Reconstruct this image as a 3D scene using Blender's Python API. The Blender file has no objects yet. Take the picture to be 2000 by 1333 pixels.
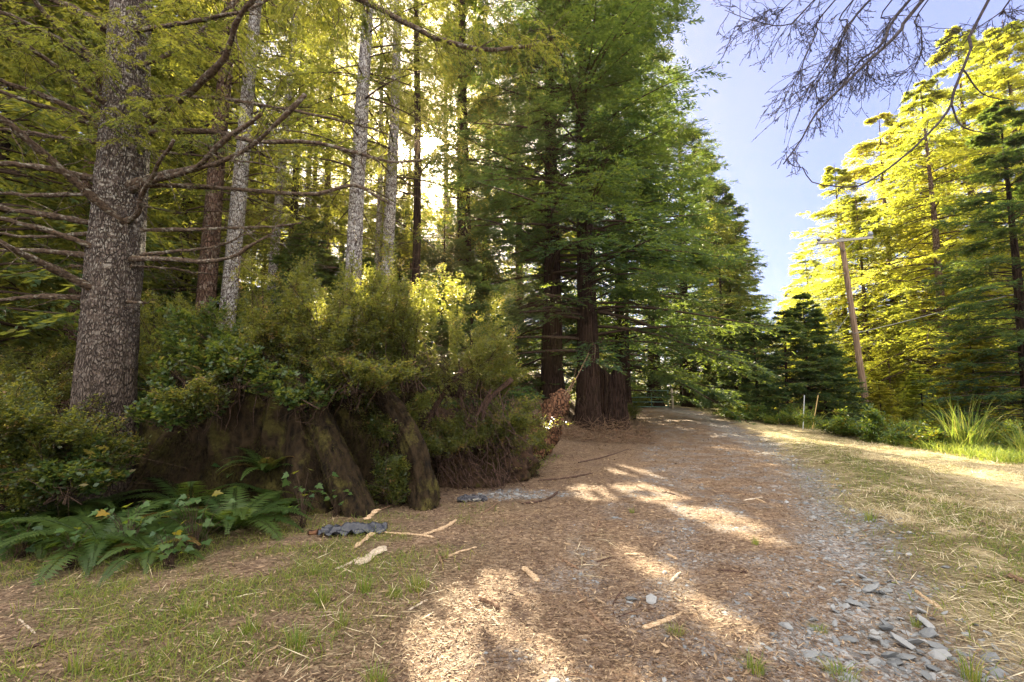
import bpy, math, random
import numpy as np
from mathutils import Vector, Matrix

sc = bpy.context.scene
COL = sc.collection
R = math.radians

# ------------------------------------------------------------------ camera
CAM_Z, PITCH, FPX = 1.6, R(6.0), 950.0
cam_d = bpy.data.cameras.new('camera')
cam_d.sensor_width = 36.0
cam_d.lens = 36.0 * FPX / 2000.0
cam_d.clip_start, cam_d.clip_end = 0.05, 3000.0
cam = bpy.data.objects.new('camera', cam_d)
COL.objects.link(cam)
cam.location = (0, 0, CAM_Z)
cam.rotation_euler = (R(90) + PITCH, 0, 0)
sc.camera = cam

def ray(u, v):
    cx, cy = (u - 1000.0) / FPX, (666.5 - v) / FPX
    return np.array([cx, math.cos(PITCH) - cy * math.sin(PITCH), math.sin(PITCH) + cy * math.cos(PITCH)])

def P(u, v, Y):
    d = ray(u, v)
    return np.array([0, 0, CAM_Z]) + d * (Y / d[1])

# ------------------------------------------------------------------ light
SUN = ray(838, 288); SUN = SUN / np.linalg.norm(SUN)
SUN_EL = math.asin(SUN[2]); SUN_AZ = math.atan2(SUN[0], SUN[1])
FILL_CLOUD = 0.60            # radiance of the fill cloud added behind the camera to lift the foreground
w = bpy.data.worlds.new('World'); sc.world = w; w.use_nodes = True
nt = w.node_tree; nt.nodes.clear()
sky = nt.nodes.new('ShaderNodeTexSky'); sky.sky_type = 'NISHITA'; sky.sun_disc = False
sky.sun_elevation = SUN_EL; sky.sun_rotation = SUN_AZ
sky.altitude = 50; sky.air_density = 1.0; sky.dust_density = 0.1; sky.ozone_density = 5.0
bg = nt.nodes.new('ShaderNodeBackground'); bg.inputs[1].default_value = 0.05
veil = nt.nodes.new('ShaderNodeMix'); veil.data_type = 'RGBA'; veil.inputs[0].default_value = .8
nt.links.new(sky.outputs[0], veil.inputs[6]); veil.inputs[7].default_value = (1.2, 1.28, 2.5, 1)      # thin high veil of cloud
nt.links.new(veil.outputs[2], bg.inputs[0])
# the visible sun and the bright aureole round it
geo = nt.nodes.new('ShaderNodeTexCoord')
dot = nt.nodes.new('ShaderNodeVectorMath'); dot.operation = 'DOT_PRODUCT'
nrm = nt.nodes.new('ShaderNodeVectorMath'); nrm.operation = 'NORMALIZE'
nt.links.new(geo.outputs['Generated'], nrm.inputs[0])
nt.links.new(nrm.outputs[0], dot.inputs[0]); dot.inputs[1].default_value = tuple(SUN)
rmp = nt.nodes.new('ShaderNodeValToRGB')
rmp.color_ramp.interpolation = 'LINEAR'
cr = rmp.color_ramp
ang = lambda a: (math.cos(R(a)) - math.cos(R(40))) / (1 - math.cos(R(40)))
mr = nt.nodes.new('ShaderNodeMapRange'); mr.inputs[1].default_value = math.cos(R(40)); mr.inputs[2].default_value = 1.0
nt.links.new(dot.outputs['Value'], mr.inputs[0]); nt.links.new(mr.outputs[0], rmp.inputs[0])
cr.elements[0].position = 0.0; cr.elements[0].color = (0, 0, 0, 1)
cr.elements[1].position = ang(1.1); cr.elements[1].color = (1, 0.95, 0.85, 1)
for a, c in ((28, (.0005, .0004, .0002)), (16, (.005, .004, .0022)), (7, (.02, .0155, .0085)), (3, (.06, .048, .028)), (1.6, (.16, .14, .1))):
    e = cr.elements.new(ang(a)); e.color = (*c, 1)
bg2 = nt.nodes.new('ShaderNodeBackground'); bg2.inputs[1].default_value = 26.0
nt.links.new(rmp.outputs[0], bg2.inputs[0])
addn = nt.nodes.new('ShaderNodeAddShader')
wo = nt.nodes.new('ShaderNodeOutputWorld')
nt.links.new(bg.outputs[0], addn.inputs[0]); nt.links.new(bg2.outputs[0], addn.inputs[1])
# added fill: unseen bright cloud overhead and opposite the sun, lighting the shaded ground
def wn(typ, op=None, **kw):
    x = nt.nodes.new(typ)
    if op: x.operation = op
    return x
sep = wn('ShaderNodeSeparateXYZ'); nt.links.new(nrm.outputs[0], sep.inputs[0])
def wrange(src, a, b_):
    x = wn('ShaderNodeMapRange'); x.interpolation_type = 'SMOOTHSTEP'; x.inputs[1].default_value = a; x.inputs[2].default_value = b_
    nt.links.new(src, x.inputs[0]); return x.outputs[0]
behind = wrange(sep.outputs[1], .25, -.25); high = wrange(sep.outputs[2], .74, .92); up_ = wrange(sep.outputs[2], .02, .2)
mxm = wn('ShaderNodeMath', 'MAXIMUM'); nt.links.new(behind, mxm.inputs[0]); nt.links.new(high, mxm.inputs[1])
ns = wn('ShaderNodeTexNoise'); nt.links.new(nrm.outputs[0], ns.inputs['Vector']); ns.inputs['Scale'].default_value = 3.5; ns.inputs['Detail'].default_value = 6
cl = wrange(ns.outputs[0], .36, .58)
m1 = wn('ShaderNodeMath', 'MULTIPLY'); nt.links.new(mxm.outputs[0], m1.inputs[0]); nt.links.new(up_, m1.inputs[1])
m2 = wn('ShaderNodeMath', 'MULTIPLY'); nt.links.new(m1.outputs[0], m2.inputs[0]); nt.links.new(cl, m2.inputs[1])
fill_cloud = nt.nodes.new('ShaderNodeBackground'); fill_cloud.inputs[0].default_value = (1, .93, .83, 1); fill_cloud.inputs[1].default_value = FILL_CLOUD
mxs = nt.nodes.new('ShaderNodeMixShader'); nt.links.new(m2.outputs[0], mxs.inputs[0]); nt.links.new(addn.outputs[0], mxs.inputs[1]); nt.links.new(fill_cloud.outputs[0], mxs.inputs[2])
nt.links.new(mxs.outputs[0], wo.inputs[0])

sd = bpy.data.lights.new('sun', 'SUN'); sd.energy = 4.4; sd.angle = R(0.5); sd.color = (1, 0.88, 0.64)
so = bpy.data.objects.new('sun', sd); COL.objects.link(so)
so.rotation_euler = Vector(tuple(-SUN)).to_track_quat('-Z', 'Y').to_euler()

sc.view_settings.view_transform = 'Standard'; sc.view_settings.look = 'None'
sc.view_settings.gamma = 1.0; sc.view_settings.exposure = 3.15
cy = sc.cycles
cy.max_bounces = 6; cy.diffuse_bounces = 3; cy.glossy_bounces = 1; cy.transmission_bounces = 3
cy.transparent_max_bounces = 4; cy.caustics_reflective = False; cy.caustics_refractive = False
cy.sample_clamp_indirect = 1.2; cy.sample_clamp_direct = 6.0; cy.volume_bounces = 0
cy.use_denoising = True
try:
    cy.denoiser = 'OPENIMAGEDENOISE'; cy.denoising_input_passes = 'RGB_ALBEDO_NORMAL'; cy.denoising_prefilter = 'ACCURATE'
except Exception:
    pass

# ------------------------------------------------------------------ helpers
rng = np.random.default_rng(7)
UP = np.array([0., 0., 1.])

def norm(a):
    return a / np.maximum(np.linalg.norm(a, axis=-1, keepdims=True), 1e-9)

def sstep(a, b, x):
    t = np.clip((np.asarray(x, float) - a) / (b - a), 0, 1)
    return t * t * (3 - 2 * t)

def hash2(ix, iy, seed):
    n = np.sin(ix * 127.1 + iy * 311.7 + seed * 74.7) * 43758.5453
    return n - np.floor(n)

def vnoise(x, y, seed=0):
    x = np.asarray(x, float); y = np.asarray(y, float)
    ix, iy = np.floor(x), np.floor(y); fx, fy = x - ix, y - iy
    fx = fx * fx * (3 - 2 * fx); fy = fy * fy * (3 - 2 * fy)
    a = hash2(ix, iy, seed); b = hash2(ix + 1, iy, seed); c = hash2(ix, iy + 1, seed); d = hash2(ix + 1, iy + 1, seed)
    return (a * (1 - fx) + b * fx) * (1 - fy) + (c * (1 - fx) + d * fx) * fy

def fbm(x, y, seed=0, o=4):
    s, a, t = 0, 0.5, 0
    for k in range(o):
        s = s + a * vnoise(np.asarray(x) * 2 ** k, np.asarray(y) * 2 ** k, seed + k); t += a; a *= 0.5
    return s / t

class Geo:
    """collects faces, builds ONE mesh object"""
    def __init__(self):
        self.v, self.l, self.lt, self.m, self.t, self.s, self.n = [], [], [], [], [], [], 0
    def add(self, V, F, mat=0, tint=0.5, smooth=True):
        V = np.asarray(V, float).reshape(-1, 3); F = np.asarray(F, int)
        k = len(F)
        if k == 0: return self
        self.v.append(V); self.l.append((F + self.n).ravel()); self.lt.append(np.full(k, F.shape[1]))
        self.m.append(np.full(k, mat)); self.t.append(np.broadcast_to(np.asarray(tint, float), (k,)))
        self.s.append(np.full(k, smooth)); self.n += len(V)
        return self
    def quads(self, Q, mat=0, tint=0.5):
        n = len(Q)
        return self.add(Q.reshape(-1, 3), np.arange(n * 4).reshape(n, 4), mat, tint, False)
    def mesh(self, name, mats):
        me = bpy.data.meshes.new(name)
        V = np.concatenate(self.v); L = np.concatenate(self.l); T = np.concatenate(self.lt)
        me.vertices.add(len(V)); me.vertices.foreach_set('co', V.ravel().astype(np.float32))
        me.loops.add(len(L)); me.loops.foreach_set('vertex_index', L.astype(np.int32))
        me.polygons.add(len(T))
        me.polygons.foreach_set('loop_start', np.concatenate([[0], np.cumsum(T)[:-1]]).astype(np.int32))
        me.polygons.foreach_set('material_index', np.concatenate(self.m).astype(np.int32))
        me.polygons.foreach_set('use_smooth', np.concatenate(self.s))
        a = me.attributes.new('tint', 'FLOAT', 'FACE'); a.data.foreach_set('value', np.concatenate(self.t).astype(np.float32))
        for m in mats: me.materials.append(m)
        me.update(calc_edges=True)
        return me
    def build(self, name, mats, parent=None, loc=None):
        if not isinstance(mats, (list, tuple)): mats = [mats]
        return obj(name, self.mesh(name, mats), parent, loc)

def obj(name, me, parent=None, loc=None):
    o = bpy.data.objects.new(name, me); COL.objects.link(o)
    if parent is not None: o.parent = parent
    if loc is not None: o.location = tuple(loc)
    return o

def tag(o, label=None, cat=None, group=None, kind=None):
    if label: o['label'] = label
    if cat: o['category'] = cat
    if group: o['group'] = group
    if kind: o['kind'] = kind
    return o

def thing(name, loc, label, cat, group=None, rz=0):
    o = bpy.data.objects.new(name, None); COL.objects.link(o); o.empty_display_size = 0.2
    o.location = tuple(loc); o.rotation_euler = (0, 0, rz)
    return tag(o, label, cat, group)

def smooth_path(pts, n=12):
    """Catmull-Rom through the points"""
    p = np.asarray(pts, float)
    if len(p) == 2: return p[0] + (p[1] - p[0]) * np.linspace(0, 1, max(3, n // 2))[:, None]
    q = np.vstack([2 * p[0] - p[1], p, 2 * p[-1] - p[-2]])
    out = []
    m = max(2, n // (len(p) - 1))
    for i in range(1, len(q) - 2):
        t = np.linspace(0, 1, m, endpoint=False)[:, None]
        a, b, c, d = q[i - 1], q[i], q[i + 1], q[i + 2]
        out.append(0.5 * (2 * b + (c - a) * t + (2 * a - 5 * b + 4 * c - d) * t ** 2 + (3 * b - a - 3 * c + d) * t ** 3))
    out.append(p[-1:])
    return np.vstack(out)

def tube(pts, rad, sides=6, rough=0.0, seed=0, flat=1.0):
    p = np.asarray(pts, float); n = len(p)
    r = np.interp(np.linspace(0, 1, n), np.linspace(0, 1, len(rad)), rad) if np.ndim(rad) else np.full(n, rad)
    t = norm(np.gradient(p, axis=0)); m = t.mean(0)
    ref = np.eye(3)[np.argmin(np.abs(m))]
    a = norm(np.cross(t, ref)); b = np.cross(t, a)
    th = np.linspace(0, 2 * math.pi, sides, endpoint=False)
    rr = r[:, None] * np.ones(sides)
    if rough:
        g = np.random.default_rng(seed)
        rr = rr * (1 + rough * g.uniform(-1, 1, (n, sides)))
    V = p[:, None] + rr[..., None] * (np.cos(th)[None, :, None] * a[:, None] + flat * np.sin(th)[None, :, None] * b[:, None])
    i = np.arange(n - 1)[:, None] * sides; j = np.arange(sides)[None]; k = (j + 1) % sides
    F = np.stack([i + j, i + k, i + sides + k, i + sides + j], -1).reshape(-1, 4)
    V = V.reshape(-1, 3)
    # end caps, fans of quads collapsed to triangles via a centre vertex
    c0, c1 = len(V), len(V) + 1
    V = np.vstack([V, p[0], p[-1]])
    C = [[c0, kk, jj, c0] for jj, kk in zip(range(sides), np.roll(range(sides), -1))]
    base = (n - 1) * sides
    tri0 = np.array([[c0, (q + 1) % sides, q] for q in range(sides)])
    tri1 = np.array([[c1, base + q, base + (q + 1) % sides] for q in range(sides)])
    return V, F, np.vstack([tri0, tri1])

def add_tube(g, pts, rad, sides=6, mat=0, tint=0.5, rough=0.0, seed=0, flat=1.0):
    V, F, T = tube(pts, rad, sides, rough, seed, flat)
    off = g.n
    g.add(V, F, mat, tint, True)
    # caps share the vertices already stored
    g.l.append((T + off).ravel()); g.lt.append(np.full(len(T), 3)); g.m.append(np.full(len(T), mat))
    g.t.append(np.full(len(T), tint)); g.s.append(np.full(len(T), False))

def leafq(base, d, nrm_, L, W, mid=0.45):
    side = norm(np.cross(d, nrm_))
    L = np.asarray(L)[..., None]; W = np.asarray(W)[..., None]
    m = base + d * L * mid
    return np.stack([base, m + side * W / 2, base + d * L, m - side * W / 2], -2)

def box(g, c, s, mat=0, tint=0.5, rot=None, bev=0.0):
    x, y, z = np.asarray(s, float) / 2
    V = np.array([[a, b, d] for a in (-x, x) for b in (-y, y) for d in (-z, z)])
    F = np.array([[0, 1, 3, 2], [4, 6, 7, 5], [0, 4, 5, 1], [2, 3, 7, 6], [0, 2, 6, 4], [1, 5, 7, 3]])
    if rot is not None: V = V @ np.asarray(rot).T
    g.add(V + np.asarray(c), F, mat, tint, False)

# ------------------------------------------------------------------ terrain
EDGE = lambda y: 12.3 + 0.16 * (y - 12) + 0.5 * (fbm(y * 0.5, 0, 3) - 0.5)
GR = np.array([(0.6, -4), (1.35, 0.5), (2.0, 2.2), (2.9, 4), (4.5, 7), (6.2, 10.5), (8.3, 17), (9.7, 24), (10.2, 32), (11.5, 50)], float)
RC = np.array([(0.0, -4), (0.75, 0), (1.3, 2.5), (2.2, 5), (3.4, 8), (4.8, 12), (6.4, 17), (8.5, 24), (9.9, 32), (11.5, 50)], float)
gx = lambda y: np.interp(y, GR[:, 1], GR[:, 0])
rx = lambda y: np.interp(y, RC[:, 1], RC[:, 0])

def height(x, y):
    x = np.asarray(x, float); y = np.asarray(y, float)
    h = 0.55 * sstep(15, 33, y)
    bank = 2.3 * sstep(10.5, 27, y) * sstep(3.4, 0.2, x - 0.12 * (y - 20)) * (0.35 + 0.65 * sstep(-16, -4, x))
    far = 0.55 * sstep(15, 33, y)
    h = h + bank
    h = h - 1.5 * sstep(0, 6, x - EDGE(y)) - 0.15 * sstep(-5, 0, x - EDGE(y))
    h = h - 0.25 * sstep(-2.5, -7, x) * sstep(11, 6, y)
    d = np.abs(x - gx(y) + 0.1)
    h = h - 0.05 * np.exp(-(d / 0.6) ** 2) * sstep(40, 20, y) + 0.05 * np.exp(-((d - 1.2) / 0.5) ** 2) * (x > gx(y))
    h = h + 0.10 * (fbm(x * 0.35, y * 0.35, 11) - 0.5) + 0.05 * (fbm(x * 1.7, y * 1.7, 21) - 0.5)
    h = h + sstep(60, 160, np.hypot(x, y)) * 3.0 * fbm(x * 0.02, y * 0.02, 9)
    return h

def H(x, y): return float(height(x, y))

def G(u, v, dz=0.0):
    """point on the terrain seen at photo pixel u, v"""
    lo = 1.5
    Y = lo
    while Y < 120:
        p = P(u, v, Y)
        if p[2] < H(p[0], p[1]): break
        Y += 0.05 + Y * 0.01
    a, b = max(1.2, Y - 0.05 - Y * 0.02), Y
    for _ in range(24):
        m = (a + b) / 2; p = P(u, v, m)
        if p[2] < H(p[0], p[1]): b = m
        else: a = m
    p = P(u, v, b); p[2] = H(p[0], p[1]) + dz
    return p

def zones(x, y):
    n = fbm(x * 1.1, y * 1.1, 31); n2 = fbm(x * 3.1, y * 3.1, 41)
    d = x - gx(y)
    wd = np.interp(y, [0, 3, 7, 12, 20, 32], [1.25, 1.2, 0.75, 0.7, 1.2, 1.5])
    gravel = sstep(1.1, 0.35, np.abs(d) / wd + 1.5 * (n - 0.5) + 1.6 * (n2 - 0.5) + .15)
    gravel = np.maximum(gravel, sstep(1.1, 0.3, np.hypot((x - 0.05) / 1.1, (y - 7.9) / 0.5) + (n2 - .5)))
    gravel = np.maximum(gravel, .5 * sstep(.46, .62, n2) * sstep(2.1, 1.4, np.abs(x - rx(y))))
    straw = sstep(-0.45, .15, d - wd * 0.8 + 1.2 * (n - 0.5)) * sstep(0.6, -0.4, x - EDGE(y))
    straw = np.maximum(straw, 0.06 * sstep(0.45, .7, n) * (x < rx(y) - 1.2) * sstep(7.5, 5, y))
    edge = np.exp(-((d - wd - 0.25) / 0.65) ** 2) * sstep(0.38, 0.6, n2 + 0.3 * n)
    edge = np.exp(-((d - wd - .7) / 1.2) ** 2) * sstep(.34, .48, .7 * n2 + .3 * n) * sstep(22, 14, y)
    straw = straw * (1 - .85 * edge); green = edge
    green = np.maximum(green, sstep(-0.3, 0.6, x - EDGE(y)))
    left = sstep(-0.4, -2.2, x - rx(y) + 1.6) * sstep(0.36, 0.60, .6 * n2 + .4 * n) * 0.9 * sstep(8, 5, y)
    green = np.maximum(green, left)
    green = np.maximum(green, 0.9 * sstep(0.52, 0.68, n2) * straw)
    return np.clip(gravel, 0, 1), np.clip(straw, 0, 1), np.clip(green, 0, 1)

GAP = .535
# shafts of sunlight that fall between the crowns: (point lit, radius)
SHAFTS = [(np.array([0, 0, CAM_Z]), 0.40)]
for u, v, r in ((950, 1240, .42), (1000, 1300, .38), (905, 1310, .36), (985, 1170, .28), (870, 1290, .3), (1110, 1200, .14), (1050, 1330, .34),
                (1350, 1180, .26), (1300, 1130, .22), (1240, 1095, .16), (1400, 1200, .2), (1180, 1072, .1),
                (1235, 925, .42), (1265, 962, .5), (1155, 962, .38), (1310, 985, .3), (1215, 915, .3)):
    SHAFTS.append((G(u, v), r))
for u, v, Y, r in ((700, 545, 7.4, .5), (790, 540, 7.4, .55), (880, 560, 7.6, .6), (950, 610, 8.2, .5), (640, 600, 7.2, .35), (840, 610, 7.0, .4),
                   (560, 560, 7.6, .35), (1050, 560, 16, .8), (1000, 640, 9, .3), (1022, 752, 24, 1.6)):
    SHAFTS.append((P(u, v, Y), r * .62))
SH_P = np.array([s[0] for s in SHAFTS]); SH_R = np.array([s[1] for s in SHAFTS])

SE1 = norm(np.cross(SUN, UP)); SE2 = np.cross(SE1, SUN)
def keep_mask(C, g, far=False):
    k = np.ones(len(C), bool)
    if far:                                # ragged gaps between the far crowns that let the sun through
        a, b_ = C @ SE1, C @ SE2
        n = .6 * fbm(a * .55 + 40, b_ * .55 + 40, 5, 3) + .4 * fbm(a * 1.7, b_ * 1.7, 6, 2)
        k &= ~((n > GAP + .05 * g.normal(size=len(C))) & (C[:, 2] > 2.5))
    qa, qb = C @ SE1, C @ SE2
    ragged = .45 + 1.1 * (.5 * vnoise(qa * 4, qb * 4, 81) + .5 * vnoise(qa * 10, qb * 10, 82)); fleck = vnoise(qa * 7 + 9, qb * 7, 83) > .80
    for n_, (p, r) in enumerate(zip(SH_P, SH_R)):
        d = C - p; t = d @ SUN
        e = np.linalg.norm(d - t[:, None] * SUN, axis=1)
        k &= ~((e < r * ragged * (0.9 + 0.2 * g.random(len(C)))) & (t > 1.2) & (~fleck | (n_ == 0)))
    return k

# ------------------------------------------------------------------ materials
class MB:
    def __init__(self, name):
        self.m = bpy.data.materials.new(name); self.m.use_nodes = True
        self.t = self.m.node_tree; self.t.nodes.clear()
        self.out = self.n('ShaderNodeOutputMaterial')
    def n(self, typ, **kw):
        x = self.t.nodes.new(typ)
        for k, v in kw.items():
            if k.startswith('i_'):
                key = k[2:]
                x.inputs[int(key) if key.isdigit() else key.replace('_', ' ')].default_value = v
            else: setattr(x, k, v)
        return x
    def l(self, a, b): self.t.links.new(a, b)
    def pos(self): return self.n('ShaderNodeNewGeometry').outputs['Position']
    def objc(self): return self.n('ShaderNodeTexCoord').outputs['Object']
    def scaled(self, vec, s):
        x = self.n('ShaderNodeVectorMath', operation='MULTIPLY'); self.l(vec, x.inputs[0]); x.inputs[1].default_value = s
        return x.outputs[0]
    def noise(self, vec, scale, detail=4, rough=0.6):
        x = self.n('ShaderNodeTexNoise'); self.l(vec, x.inputs['Vector']); x.inputs['Scale'].default_value = scale
        x.inputs['Detail'].default_value = detail; x.inputs['Roughness'].default_value = rough
        return x.outputs[0]
    def voro(self, vec, scale, feature='F1'):
        x = self.n('ShaderNodeTexVoronoi', feature=feature); self.l(vec, x.inputs['Vector']); x.inputs['Scale'].default_value = scale
        return x
    def ramp(self, fac, stops):
        x = self.n('ShaderNodeValToRGB'); self.l(fac, x.inputs[0])
        e = x.color_ramp.elements
        while len(e) < len(stops): e.new(0.5)
        for i, (p, c) in enumerate(stops):
            e[i].position = p; e[i].color = (*c, 1) if len(c) == 3 else c
        return x.outputs[0]
    def rng(self, fac, a, b, c=0.0, d=1.0):
        x = self.n('ShaderNodeMapRange'); self.l(fac, x.inputs[0])
        for i, q in enumerate((a, b, c, d)): x.inputs[i + 1].default_value = q
        return x.outputs[0]
    def mix(self, fac, a, b, mode='MIX'):
        x = self.n('ShaderNodeMix', data_type='RGBA', blend_type=mode)
        for s, q in ((0, fac), (6, a), (7, b)):
            if hasattr(q, 'links'): self.l(q, x.inputs[s])
            elif isinstance(q, tuple): x.inputs[s].default_value = (*q, 1)
            else: x.inputs[s].default_value = q
        return x.outputs[2]
    def math(self, op, a, b=0.0):
        x = self.n('ShaderNodeMath', operation=op)
        for s, q in ((0, a), (1, b)):
            if hasattr(q, 'links'): self.l(q, x.inputs[s])
            else: x.inputs[s].default_value = q
        return x.outputs[0]
    def attr(self, name): return self.n('ShaderNodeAttribute', attribute_name=name)
    def bump(self, h, strength=0.5, dist=0.02):
        x = self.n('ShaderNodeBump'); self.l(h, x.inputs['Height']); x.inputs['Strength'].default_value = strength; x.inputs['Distance'].default_value = dist
        return x.outputs[0]
    def pbr(self, col, rough=0.8, bump=None, spec=0.3, metal=0.0):
        p = self.n('ShaderNodeBsdfPrincipled')
        if hasattr(col, 'links'): self.l(col, p.inputs['Base Color'])
        else: p.inputs['Base Color'].default_value = (*col, 1)
        if hasattr(rough, 'links'): self.l(rough, p.inputs['Roughness'])
        else: p.inputs['Roughness'].default_value = rough
        p.inputs['Specular IOR Level'].default_value = spec; p.inputs['Metallic'].default_value = metal
        if bump is not None: self.l(bump, p.inputs['Normal'])
        return p.outputs[0]
    def done(self, sh): self.l(sh, self.out.inputs[0]); return self.m

def leaf_mat(name, stops, tr_a, tr_b, trans=0.5, rough=0.55, spec=0.3, vary=.15):
    b = MB(name)
    t = b.attr('tint').outputs['Fac']
    ob = b.n('ShaderNodeObjectInfo').outputs['Random']
    t2 = b.math('ADD', b.math('MULTIPLY', t, 1 - vary), b.math('MULTIPLY', ob, vary))
    col = b.ramp(t2, stops)
    trc = b.mix(t2, tr_a, tr_b)
    d = b.pbr(col, rough, None, spec)
    tn = b.n('ShaderNodeBsdfTranslucent'); b.l(trc, tn.inputs[0])
    mx = b.n('ShaderNodeMixShader'); mx.inputs[0].default_value = trans
    b.l(d, mx.inputs[1]); b.l(tn.outputs[0], mx.inputs[2])
    return b.done(mx.outputs[0])

M = {}
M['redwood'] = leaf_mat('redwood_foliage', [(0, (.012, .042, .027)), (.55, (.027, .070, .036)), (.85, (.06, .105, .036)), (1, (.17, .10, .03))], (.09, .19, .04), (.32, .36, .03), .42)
M['sun_tinted'] = leaf_mat('sun_tinted_redwood_foliage', [(0, (.035, .085, .025)), (.6, (.10, .125, .025)), (1, (.20, .14, .03))], (.34, .47, .045), (.84, .68, .05), .6, vary=.35)  # redwood foliage copy with warm sunlight put into its leaf colours
M['fir'] = leaf_mat('fir_foliage', [(0, (.022, .055, .026)), (.6, (.042, .085, .03)), (1, (.11, .12, .035))], (.23, .30, .04), (.60, .52, .06), .47)
M['dead'] = leaf_mat('dry_needles', [(0, (.12, .08, .04)), (1, (.25, .17, .08))], (.3, .18, .05), (.4, .25, .08), .4)
M['bush'] = leaf_mat('huckleberry_leaf', [(0, (.016, .034, .012)), (.7, (.040, .068, .020)), (.9, (.085, .10, .035)), (1, (.20, .11, .05))], (.34, .38, .04), (.60, .52, .08), .42, .36, .5)
M['bush_broad'] = leaf_mat('bramble_leaf', [(0, (.018, .042, .014)), (.8, (.045, .085, .022)), (1, (.14, .11, .03))], (.16, .28, .03), (.5, .45, .06), .38, .38, .5)
M['broad'] = leaf_mat('broad_leaf', [(0, (.022, .06, .018)), (.8, (.06, .12, .028)), (1, (.25, .16, .02))], (.14, .30, .03), (.5, .42, .03), .4, .45, .4)
M['fern'] = leaf_mat('fern_leaf', [(0, (.018, .045, .011)), (.8, (.06, .10, .02)), (1, (.17, .09, .03))], (.14, .24, .02), (.3, .36, .04), .4, .5, .35)
M['moss'] = leaf_mat('moss_and_bark_fibre', [(0, (.010, .007, .005)), (.45, (.026, .018, .010)), (.65, (.038, .034, .010)), (1, (.085, .072, .017))], (.03, .03, .01), (.1, .1, .02), .2, .9, .1)
M['grass'] = leaf_mat('grass_blade', [(0, (.08, .15, .025)), (.6, (.19, .24, .04)), (1, (.34, .27, .09))], (.22, .34, .03), (.5, .45, .08), .4, .6, .3)
M['straw'] = leaf_mat('straw_blade', [(0, (.30, .22, .11)), (.5, (.56, .47, .28)), (1, (.76, .68, .48))], (.4, .3, .15), (.6, .5, .3), .2, .7, .2)
M['litter'] = leaf_mat('leaf_litter', [(0, (.06, .036, .022)), (.35, (.17, .11, .066)), (.65, (.35, .25, .15)), (1, (.60, .47, .29))], (.2, .1, .05), (.4, .25, .1), .12, .7, .2)

def bark(name, dark, lite, lichen=0.0, licol=(.5, .48, .40), sx=(9, 9, 1.6), bs=0.9, moss=0.0, lscale=3.0, zf=None, plate=0.0):
    b = MB(name)
    o = b.objc(); v = b.scaled(o, sx)
    n1 = b.noise(v, 1.6, 6, .7); vo = b.voro(v, 1.5)
    f = b.math('ADD', b.math('MULTIPLY', n1, .7), b.math('MULTIPLY', vo.outputs['Distance'], .4))
    if plate:                              # bark plates parted by dark cracks
        wob = b.n('ShaderNodeVectorMath', operation='ADD'); nw = b.n('ShaderNodeTexNoise'); b.l(v, nw.inputs['Vector']); nw.inputs['Scale'].default_value = .9; nw.inputs['Detail'].default_value = 3
        b.l(v, wob.inputs[0]); b.l(b.scaled(nw.outputs['Color'], (1.1, 1.1, 1.1)), wob.inputs[1])
        ve = b.voro(wob.outputs[0], plate, 'DISTANCE_TO_EDGE')
        ck = b.rng(ve.outputs['Distance'], .0, .2)
        ck = b.math('MAXIMUM', ck, b.rng(b.noise(o, 7, 3), .5, .72, 0, .8))
        f = b.math('MULTIPLY', ck, b.math('ADD', .35, b.math('MULTIPLY', n1, 1.1)))
        col = b.ramp(f, [(.10, dark), (.45, tuple(.6 * c + .4 * d for c, d in zip(lite, dark))), (.9, lite)])
    else: col = b.ramp(f, [(.36, dark), (.66, lite)])
    if lichen:
        ln = b.noise(b.scaled(o, (1, 1, 3.0)), lscale, 5, .65)
        fine = b.noise(o, 26, 3, .6)
        lf = b.rng(b.math('ADD', ln, b.math('MULTIPLY', fine, .35)), .76 - lichen * .4, .88 - lichen * .4)
        lf = b.math('MULTIPLY', lf, b.rng(f, .38, .60))
        if zf:
            sz = b.n('ShaderNodeSeparateXYZ'); b.l(o, sz.inputs[0]); lf = b.math('MULTIPLY', lf, b.rng(sz.outputs[2], zf[0], zf[1], .15, 1.0))
        col = b.mix(lf, col, b.mix(fine, tuple(.8 * c for c in licol), licol))
    if moss:
        mn = b.rng(b.noise(o, 2.2, 5, .7), .66 - moss * .3, .74 - moss * .3)
        col = b.mix(mn, col, b.mix(b.noise(o, 30, 2), (.022, .022, .007), (.10, .082, .022)))
    return b.done(b.pbr(col, .9, b.bump(f, bs, .05), .15))

M['fir_bark'] = bark('lichened_fir_bark', (.055, .042, .033), (.14, .106, .085), .30, (.37, .34, .28), (9, 9, 3.0), 1.0, lscale=9, zf=(1.6, 4.6), plate=3.4)
M['red_bark'] = bark('redwood_bark', (.012, .007, .0055), (.055, .032, .023), .0, sx=(16, 16, .8), bs=1.0, plate=1.0)
M['white_bark'] = bark('pale_lichen_bark', (.06, .045, .04), (.27, .23, .20), .47, (.52, .50, .46), (11, 11, 4), .7, lscale=4, plate=2.2)
M['tan_bark'] = bark('reddish_bark', (.05, .028, .02), (.20, .12, .085), .22, (.34, .27, .21), (10, 10, 2.2), .9, plate=2.2)
M['limb'] = bark('limb_bark', (.03, .02, .013), (.11, .075, .05), .14, (.30, .28, .22), (16, 16, 16), .5, lscale=7)
M['twig'] = bark('twig_bark', (.025, .017, .012), (.085, .055, .038), .0, sx=(20, 20, 20), bs=.3)
M['grey_twig'] = bark('grey_twig_bark', (.03, .025, .025), (.075, .062, .062), .0, sx=(20, 20, 20), bs=.3)
M['stump'] = bark('rotten_stump_wood', (.006, .0045, .003), (.042, .028, .014), .0, sx=(7, 7, 3.5), bs=1.0, moss=.55)
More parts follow.
